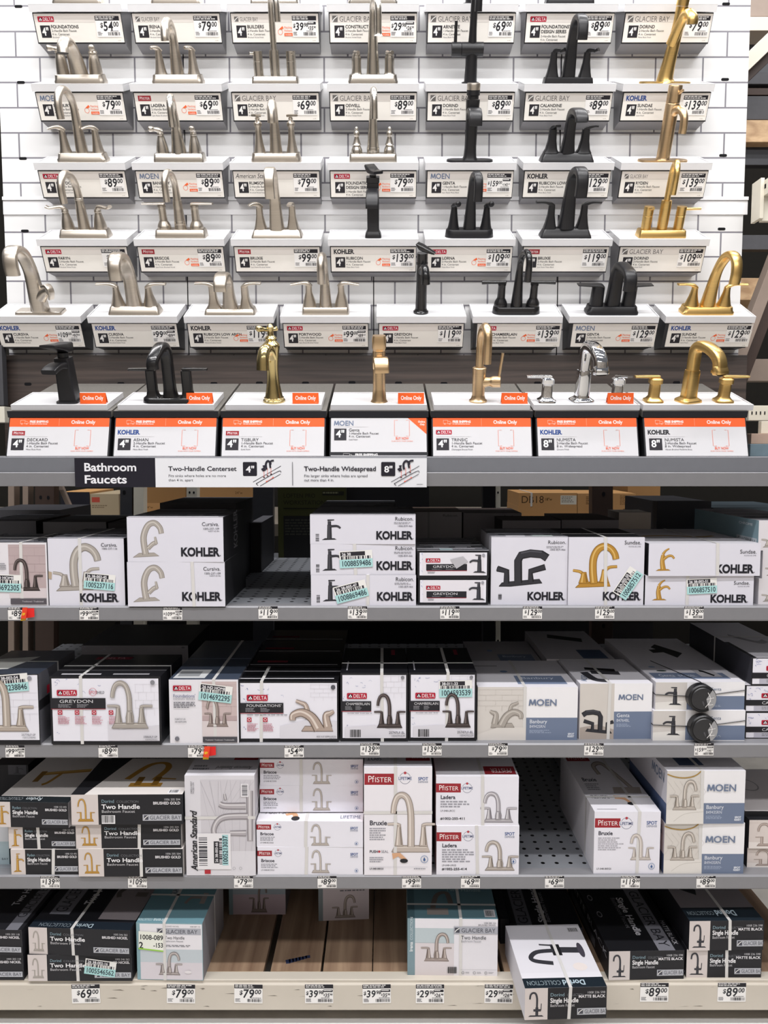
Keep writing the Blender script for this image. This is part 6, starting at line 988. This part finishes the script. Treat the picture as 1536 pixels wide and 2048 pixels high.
bkt = lambda p: (p.rect(66, 24, 88, 100, '#77777f'), p.text('GLACIER BAY', 71, 32, 13, '#1c1c22', rot=90, w=64), p.text('Single Handle', 48, 40, 9, '#cfced4', rot=90, w=44, b=1), p.text('Bathroom Faucet', 40, 40, 6, '#77767c', rot=90, w=36), p.text('MATTE BLACK', 91, 68, 6, '#a9a8ae', rot=90, w=26), p.rect(20, 0, 100, 24, '#77707a'), p.stroke([(40, 6), (70, 12), (92, 4)], 5, BK[1]), p.ring(10, 40, 3, 1, '#8f8e94'), p.ring(12, 60, 3, 1, '#8f8e94'))
E7 = carton('black gooseneck carton lying lengthwise left of the pair', (1217, 1901.5, 1369, 1959), z4, a_dorsing, (1048, 1976, 1213, 2040), group=G4, top='#141418', side='#26262b', lside='#1c1c21', D=.42, rz=1.5, topart=bkt, lsideart=lambda p: (p.rect(10, 60, 70, 90, '#66666e'), p.text('MATTE BLACK', 96, 40, 20, '#a9a8ae', al='r', k=.5)))
E8 = carton('black gooseneck carton, lower of the pair at right', (1373, 1898.5, 1523, 1955), z4, a_dorsing, (1048, 1976, 1213, 2040), group=G4, top='#232327', side='#26262b', straps=('v.54',), D=.34)
carton('black gooseneck carton, upper of the pair at right', (1378, 1841.5, 1528, 1898), E8.z, a_dorsing, (1048, 1976, 1213, 2040), Yf=E8.Y - .004, group=G4, top='#8a8488', side='#26262b', lside='#1c1c21', straps=('v.55',), D=.34, rz=1, topart=lambda p: (p.rect(0, 82, 100, 100, '#17222b'), p.text('Dorind', 70, 86, 7, '#b9ccd6', rot=180, w=28, b=1), p.text('COLLECTION', 40, 87, 5, '#8a989f', rot=180, w=36), p.stroke([(84, 24), (50, 22), (20, 30), (12, 46), (36, 60)], 9, BK[1]), p.stroke([(52, 30), (60, 14)], 12, BK[1]), p.disc(86, 24, 4, BK[1], 16, 14)))
# ================================================================== PRICE TAGS
def ptag(px, py, w_px, pr, lb, alt=None, base=False, rz=0, Yp=1.9935, group='price tags on the shelf rails'):
    c = at(px, py, Yp); k = (at(px + 1, py, Yp).x - c.x); W_ = w_px * k; H_ = W_ * (.70 if base else .66)
    b = MB(); b.box(-W_ / 2, W_ / 2, 0, .0007, -H_, 0, P('#eceaea')); p = Pr(b, (-W_ / 2, 0, 0), (1, 0, 0), (0, 0, -1), (0, -1, 0), (0, 0, 52, 37), W_, H_); price_print(p, pr, alt)
    o = b.build('price_tag', None, loc=c - Vector((0, .0007, 0)), rot=(0, R(rz), 0)); tag(o, lb, 'price tag', group)
for px, pr, lb, alt in ((35, '89.00', 'price tag 89.00 beside the left red flag', None), (178, '99.00', 'price tag 99.00 under the hooked two-handle carton', '97.00'), (345, '109.00', 'price tag 109.00 under the hooked single faucet cartons', '97.00'), (536, '119.00', 'price tag 119.00 under the bare shelf space', None), (715, '139.00', 'price tag 139.00 under the stack of three', None), (899.5, '119.00', 'price tag 119.00 under the film-wrapped carton', None), (1065, '129.00', 'price tag 129.00 under the blocky dark faucet carton', None), (1209.5, '129.00', 'price tag 129.00 under the gold two-handle carton', None), (1388, '139.00', 'price tag 139.00 under the gold single faucet cartons', None)): ptag(px, 1214.5 if px < 400 else 1212.5, 38.5, pr, lb, alt, rz=random.uniform(-.8, .8))
for px, pr, lb, alt in ((30, '99.00', 'price tag 99.00 at left end of second rail', '87.00'), (216, '89.00', 'price tag 89.00 under the wide black-edged carton', None), (395, '79.00', 'price tag 79.00 beside the right red flag', None), (588, '54.00', 'price tag 54.00 under the low-arc black-edged carton', None), (740, '139.00', 'price tag 139.00 under the left dark bronze carton', None), (864, '139.00', 'price tag 139.00 under the stickered dark bronze carton', None), (996, '79.00', 'price tag 79.00 under the low-arc white and blue carton', None), (1188, '129.00', 'price tag 129.00 under the blocky black faucet carton', None), (1408, '159.00', 'price tag 159.00 under the cable alarms', '143.10')): ptag(px, 1490 if px < 620 else 1486, 38.5, pr, lb, alt, rz=random.uniform(-.8, .8))
for px, pr, lb in ((100, '139.00', 'price tag 139.00 under the single-handle gold stack'), (275, '109.00', 'price tag 109.00 under the two-handle gold stack'), (487, '79.00', 'price tag 79.00 under the sideways-printed carton'), (654, '89.00', 'price tag 89.00 under the stack of four'), (823, '99.00', 'price tag 99.00 under the tall arch faucet carton'), (941, '69.00', 'price tag 69.00 under the chrome arch carton pair'), (1109, '69.00', 'price tag 69.00 under the empty perforated space'), (1261, '119.00', 'price tag 119.00 under the deep-lying arch carton'), (1412, '89.00', 'price tag 89.00 under the gooseneck photo pair')): ptag(px, 1751.5, 38, pr, lb, rz=random.uniform(-.8, .8))
for px, pr, lb, alt, rz in ((171, '69.00', 'large price tag 69.00 under the stickered black pair', None, -1), (362, '79.00', 'large price tag 79.00 under the teal-edged carton', None, 1), (497, '79.00', 'large price tag 79.00 left of the tags with two prices', None, 1), (638, '39.98', 'large price tag 39.98, left of two alike', '35.98', 0), (753, '39.98', 'large price tag 39.98, right of two alike', '35.98', -1), (860, '29.98', 'large price tag 29.98 under the wide teal carton', '26.98', 0), (998, '29.98', 'large price tag 29.98 beside the jutting carton', '26.98', 1), (1309, '89.00', 'large price tag 89.00 under the lengthwise gooseneck carton', None, 0), (1464, '89.00', 'large price tag 89.00 under the right gooseneck pair', None, 0)): ptag(px, 1968.5 if px < 1100 else 1965.5, 56.5, pr, lb, alt, True, rz, 1.9995, 'large price tags on the cream beam')
def flag(px, py, lb, rz):
    c = at(px, py, 1.985); e_ = empty('shelf_flag', c); tag(e_, lb, 'flag', 'red flags on the rails')
    s_ = .0013; b = MB(); v = [(.006, 0, 0), (.029, .003, 0), (.029, .003, -.023), (.006, 0, -.026)]; b.add(v + [(x, y + .0006, z) for x, y, z in v], [(0, 3, 2, 1), (4, 5, 6, 7), (0, 1, 5, 4), (1, 2, 6, 5), (2, 3, 7, 6), (3, 0, 4, 7)], P('#e22c2a')); b.build('front_leaf', e_)
    b = MB(); A = Vector((0, -.0004, .002)); U = Vector((.017, -.008, .003)); V = Vector((-.004, -.004, -.034)); b.add([A, A + U, A + U + V, A + V, A + U * .1 + Vector((0, .0006, 0)), A + U + Vector((0, .0006, 0)), A + U + V + Vector((0, .0006, 0)), A + V + Vector((0, .0006, 0))], [(0, 3, 2, 1), (4, 5, 6, 7), (0, 1, 5, 4), (2, 3, 7, 6)], P('#e84a2e'))
    b.add([A + V * .82, A + U + V * .86, A + U + V, A + V], [(0, 3, 2, 1)], P('#d8dc3c')); p = Pr(b, A + Vector((-.0006, -.0006, 0)), U.normalized(), V.normalized(), U.cross(V).normalized() * -1, (0, 0, 24, 34), U.length, V.length); p.text('NEW!', 4, 20, 6, '#f6d83c', w=16, b=2, sh=.2); b.build('side_leaf', e_)
flag(45, 1217, 'red and yellow flag clipped at left of the upper rail', 0); flag(409, 1494, 'red and yellow flag clipped to the second rail', 0)
# ================================================================== BEHIND AND BESIDE THE BAY
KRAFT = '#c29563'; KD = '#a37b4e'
b = MB(); b.box(-5, 5, 4.7, 4.75, 0, 3.6, mat('far_dark', '#15130f', .8, 0, .2, .2)); struct(b.build('shade_sheet_far'))  # dark sheet standing in for the darkness beyond and beside the bay
def bar(name, lb, cat, pa, pb, Y, th, m, dep=.04, group=None, holes=None):    # straight steel member between two pixels
    A, B = at(*pa, Y), at(*pb, Y); k = Y / F; d = (B - A); L = d.length; ang = math.atan2(d.z, d.x); h = th * k / 2
    b = MB(); b.box(0, L, 0, dep, -h, h, m); e_ = b.build(name, None, bevel=.001, loc=A, rot=(0, -ang, 0)); tag(e_, lb, cat, group)
    if holes:
        n, off, sz = holes; b = MB()
        for i in range(n):
            x = L * (i + .5) / n
            for o in off: r = rrect(sz * 1.15, sz * .8, sz * .8); b.rings([[(x + u, -.0004, o * h + v) for u, v in r], [(x + u, -.001, o * h + v) for u, v in r]], DARK)
        b.build('slot_holes', e_)
    return e_
BROWN = mat('brown_steel', '#3a2c26', .5, .1, .4, .15); SLATE = mat('slate_steel', '#46464a', .5, .1, .4, .15)
zf = at(700, 1046, 3.25).z
b = MB(); b.box(-2.2, 2.2, 3.20, 4.2, zf - .05, zf, mat('back_shelf', '#8c8377', .5, 0, .3, .1)); tag(b.build('rear_shelf'), 'cream shelf of the rack behind, seen through the gap under the display rail', 'shelf')
def at_y0(Y): return 1024 + F * math.tan(math.atan2(ZC, Y) - TH) - 1
GU = 'uprights of the rack behind'
for lb, xa, xb, m, Y, hl in (('leftmost taupe upright behind the upper shelf', 16, 28, TAUPE, 3.13, None), ('second taupe upright behind the upper shelf at left', 45, 56, TAUPE, 3.13, None), ('dark perforated upright behind the upper shelf at left', 70, 108, BROWN, 3.13, (9, (-.4, .4), .007)), ('dark upright with round holes left of the cream upright', 240, 264, CHAR, 3.13, (12, (.3,), .008)), ('plain cream upright behind the upper shelf', 267, 287, IVORY, 3.13, None), ('cream upright with paired holes behind the stacked pair', 373, 394, IVORY, 3.13, (12, (-.4, .4), .0045)), ('heavy black post behind the bare shelf space', 506, 546, CHAR, 3.10, None), ('black post behind the film-wrapped carton', 966, 990, DARK, 3.12, None), ('narrow cream upright right of the black post', 991, 1001, IVORY, 3.13, (12, (0,), .004)), ('brown post with keyhole slots right of centre', 1184, 1226, BROWN, 3.08, (11, (-.1,), .008))):
    xm = (xa + xb) / 2; e_ = bar('rack_upright', lb, 'upright', (xm, 1092 if Y >= 3.2 else at_y0(Y)), (xm, 955), Y, xb - xa, m, .05, GU, hl)
bar('rack_brace', 'slanted brace between the uprights behind upper shelf left', 'brace', (142, 1024), (112, 955), 3.22, 9, TAUPE, .02)
def kraft(lb, x0, y0, x1, y1, Y, D=.3, col=KRAFT, art=None, z0=None, straps=()):
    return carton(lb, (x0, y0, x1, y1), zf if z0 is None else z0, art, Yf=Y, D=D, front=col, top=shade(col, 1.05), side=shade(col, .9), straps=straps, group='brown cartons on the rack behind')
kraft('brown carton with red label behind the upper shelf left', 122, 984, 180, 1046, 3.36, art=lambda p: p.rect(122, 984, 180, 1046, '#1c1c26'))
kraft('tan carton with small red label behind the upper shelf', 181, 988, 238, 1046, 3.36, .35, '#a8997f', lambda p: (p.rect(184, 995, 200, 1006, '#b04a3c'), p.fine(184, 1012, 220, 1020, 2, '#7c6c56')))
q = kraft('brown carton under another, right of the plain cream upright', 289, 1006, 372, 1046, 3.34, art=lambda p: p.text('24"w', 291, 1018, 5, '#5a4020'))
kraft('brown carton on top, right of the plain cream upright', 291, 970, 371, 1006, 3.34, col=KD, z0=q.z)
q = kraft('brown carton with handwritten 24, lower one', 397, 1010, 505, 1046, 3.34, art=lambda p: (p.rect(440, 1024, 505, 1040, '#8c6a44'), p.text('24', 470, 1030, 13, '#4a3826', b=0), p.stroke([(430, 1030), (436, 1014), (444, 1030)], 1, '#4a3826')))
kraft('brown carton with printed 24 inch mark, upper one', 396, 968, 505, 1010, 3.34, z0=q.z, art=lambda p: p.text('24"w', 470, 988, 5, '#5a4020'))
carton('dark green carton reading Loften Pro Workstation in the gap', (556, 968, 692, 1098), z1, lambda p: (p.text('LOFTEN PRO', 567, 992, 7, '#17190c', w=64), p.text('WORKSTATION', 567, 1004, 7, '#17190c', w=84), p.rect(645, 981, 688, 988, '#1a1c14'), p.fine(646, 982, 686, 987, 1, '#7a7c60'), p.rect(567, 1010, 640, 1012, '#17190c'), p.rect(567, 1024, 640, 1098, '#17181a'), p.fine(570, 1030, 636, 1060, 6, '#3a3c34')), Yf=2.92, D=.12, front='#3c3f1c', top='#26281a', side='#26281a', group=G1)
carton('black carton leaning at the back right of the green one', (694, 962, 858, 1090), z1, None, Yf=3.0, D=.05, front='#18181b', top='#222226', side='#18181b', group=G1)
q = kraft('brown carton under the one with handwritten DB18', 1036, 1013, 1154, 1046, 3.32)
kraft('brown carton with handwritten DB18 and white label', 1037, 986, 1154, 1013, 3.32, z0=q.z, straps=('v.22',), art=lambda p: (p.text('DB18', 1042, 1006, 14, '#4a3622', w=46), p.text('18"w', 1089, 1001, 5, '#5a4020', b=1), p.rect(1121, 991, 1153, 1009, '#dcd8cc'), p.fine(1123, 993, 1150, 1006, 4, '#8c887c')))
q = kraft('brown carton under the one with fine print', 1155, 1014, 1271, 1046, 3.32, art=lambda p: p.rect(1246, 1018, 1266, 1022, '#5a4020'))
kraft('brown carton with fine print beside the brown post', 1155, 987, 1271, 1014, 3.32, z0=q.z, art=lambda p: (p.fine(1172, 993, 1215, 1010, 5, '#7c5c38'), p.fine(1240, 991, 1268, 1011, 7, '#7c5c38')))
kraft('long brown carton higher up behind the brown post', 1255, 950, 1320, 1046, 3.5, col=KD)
# ---------------- right of the tiled wall
def slab(name, lb, cat, x0, y0, x1, y1, Y, m, dep=.05, group=None, rz=0):
    A, B = at(x0, y1, Y), at(x1, y0, Y); b = MB(); b.box(0, B.x - A.x, 0, dep, 0, B.z - A.z, m); return tag(b.build(name, None, bevel=.0012, loc=A, rot=(0, 0, R(rz))), lb, cat, group)
GS = 'members of the rack to the right'
slab('rack_beam', 'taupe beam at top right corner beyond the tiles', 'beam', 1480, -30, 1640, 33, 3.0, TAUPE, .1, GS)
slab('rack_beam', 'cream beam just below the taupe beam at top right', 'beam', 1480, 33.5, 1640, 61, 2.98, CREAM, .1, GS)
bar('rack_brace', 'cream slanted brace beyond the upper right tiles', 'brace', (1470, 148), (1580, 42), 2.86, 26, CREAM, .04, GS)
bar('rack_brace', 'brown underside channel of the slanted brace at right', 'brace', (1470, 170), (1580, 64), 2.905, 26, BROWN, .04, GS)
for lb, y0, y1, m in (('pale slat beyond the wall under the cream beam', 77, 100, mat('pale_slat', '#77777c', .5, 0, .3, .1)), ('grey slat beyond the wall beside the second row', 145, 168, SLATE), ('brown slat beyond the wall beside the second row', 176, 190, BROWN), ('slate slat beyond the wall beside the second signs', 192, 239, SLATE), ('slate slat beyond the wall beside the fourth row', 470, 499, SLATE), ('dark slat beyond the wall beside the third row', 284, 330, CHAR)): slab('rack_beam', lb, 'beam', 1470, y0, 1640, y1, 3.1, m, .04, GS)
slab('shelf_board', 'pine board end beyond the wall beside the second row', 'board', 1470, 240, 1640, 284, 3.05, PINEE, .2, GS)
slab('shelf_board', 'pine board end beyond the wall beside the fifth row', 'board', 1470, 556, 1640, 600, 3.05, PINEE, .2, GS)
slab('rack_beam', 'taupe horizontal beam right of the wood panel', 'beam', 1480, 718, 1640, 762, 2.9, TAUPE, .06, GS)
# cantilever arm with slots, running towards the shopper at the right end of the tiles
xa = XR + .016; e_ = empty('bracket_arm', (xa, YW - .05, at(1510, 420, YW).z)); tag(e_, 'cream slotted bracket arm sticking out at the right end of the tiles', 'bracket')
b = MB(); b.box(.012, .05, -.85, -.005, .02, .068, IVORY); o = b.build('arm', e_, bevel=.001)
b = MB()
for i in range(16): y = -.03 - i * .05; b.add([(.0117, y, .04), (.0117, y - .010, .04), (.0117, y - .010, .054), (.0117, y, .054)], [(0, 1, 2, 3)], DARK)
b.build('slot_holes', o)
b = MB(); b.box(0, .012, -.03, .03, -.05, .075, IVORY); b.box(.012, .045, -.02, .0, -.055, .02, IVORY); b.build('end_plate', e_, bevel=.001)
bar('frame_post', 'taupe leaning frame post right of the gold arch faucet', 'post', (1448, 800), (1580, 455), 2.66, 22, TAUPE, .05, GS); bar('frame_post', 'brown bar standing for the shaded side of the leaning frame post', 'post', (1470, 800), (1602, 455), 2.70, 20, BROWN, .05, GS)  # second bar puts the post's shaded tone into a darker colour
slab('side_beam', 'cream slotted beam end right of the consoles', 'beam', 1497, 811, 1640, 841, 2.42, IVORY, .05)
for i in range(5): c_ = at(1504 + i * 8.5, 826, 2.4195); b = MB(); b.box(-.0018, .0018, -.0004, 0, -.005, .005, DARK); o = b.build('slot_hole', bpy.data.objects['side_beam']); o.location = c_ - bpy.data.objects['side_beam'].location
slab('side_beam', 'cream beam end left of the consoles', 'beam', -60, 813, 8.5, 845, 2.42, IVORY, .05)
slab('side_panel', 'dark grey panel edge left of the wood panel', 'panel', -60, 690, 3, 811, 2.5, SLATE, .03)
slab('foam_block', 'blue-grey block on the neighbouring shelf at right edge', 'block', 1500, 888, 1640, 913, 2.25, mat('blue_foam', '#6d7f88', .7, 0, .2, .15), .2)
slab('tan_roll', 'tan roll lying on the blue-grey block at right edge', 'roll', 1502, 867, 1640, 888, 2.27, mat('tan_roll', '#b59c8c', .6, 0, .2, .08), .15)
slab('white_panel', 'white panel edge above the tan roll at right', 'panel', 1522, 842, 1640, 867, 2.36, IVORY, .02)
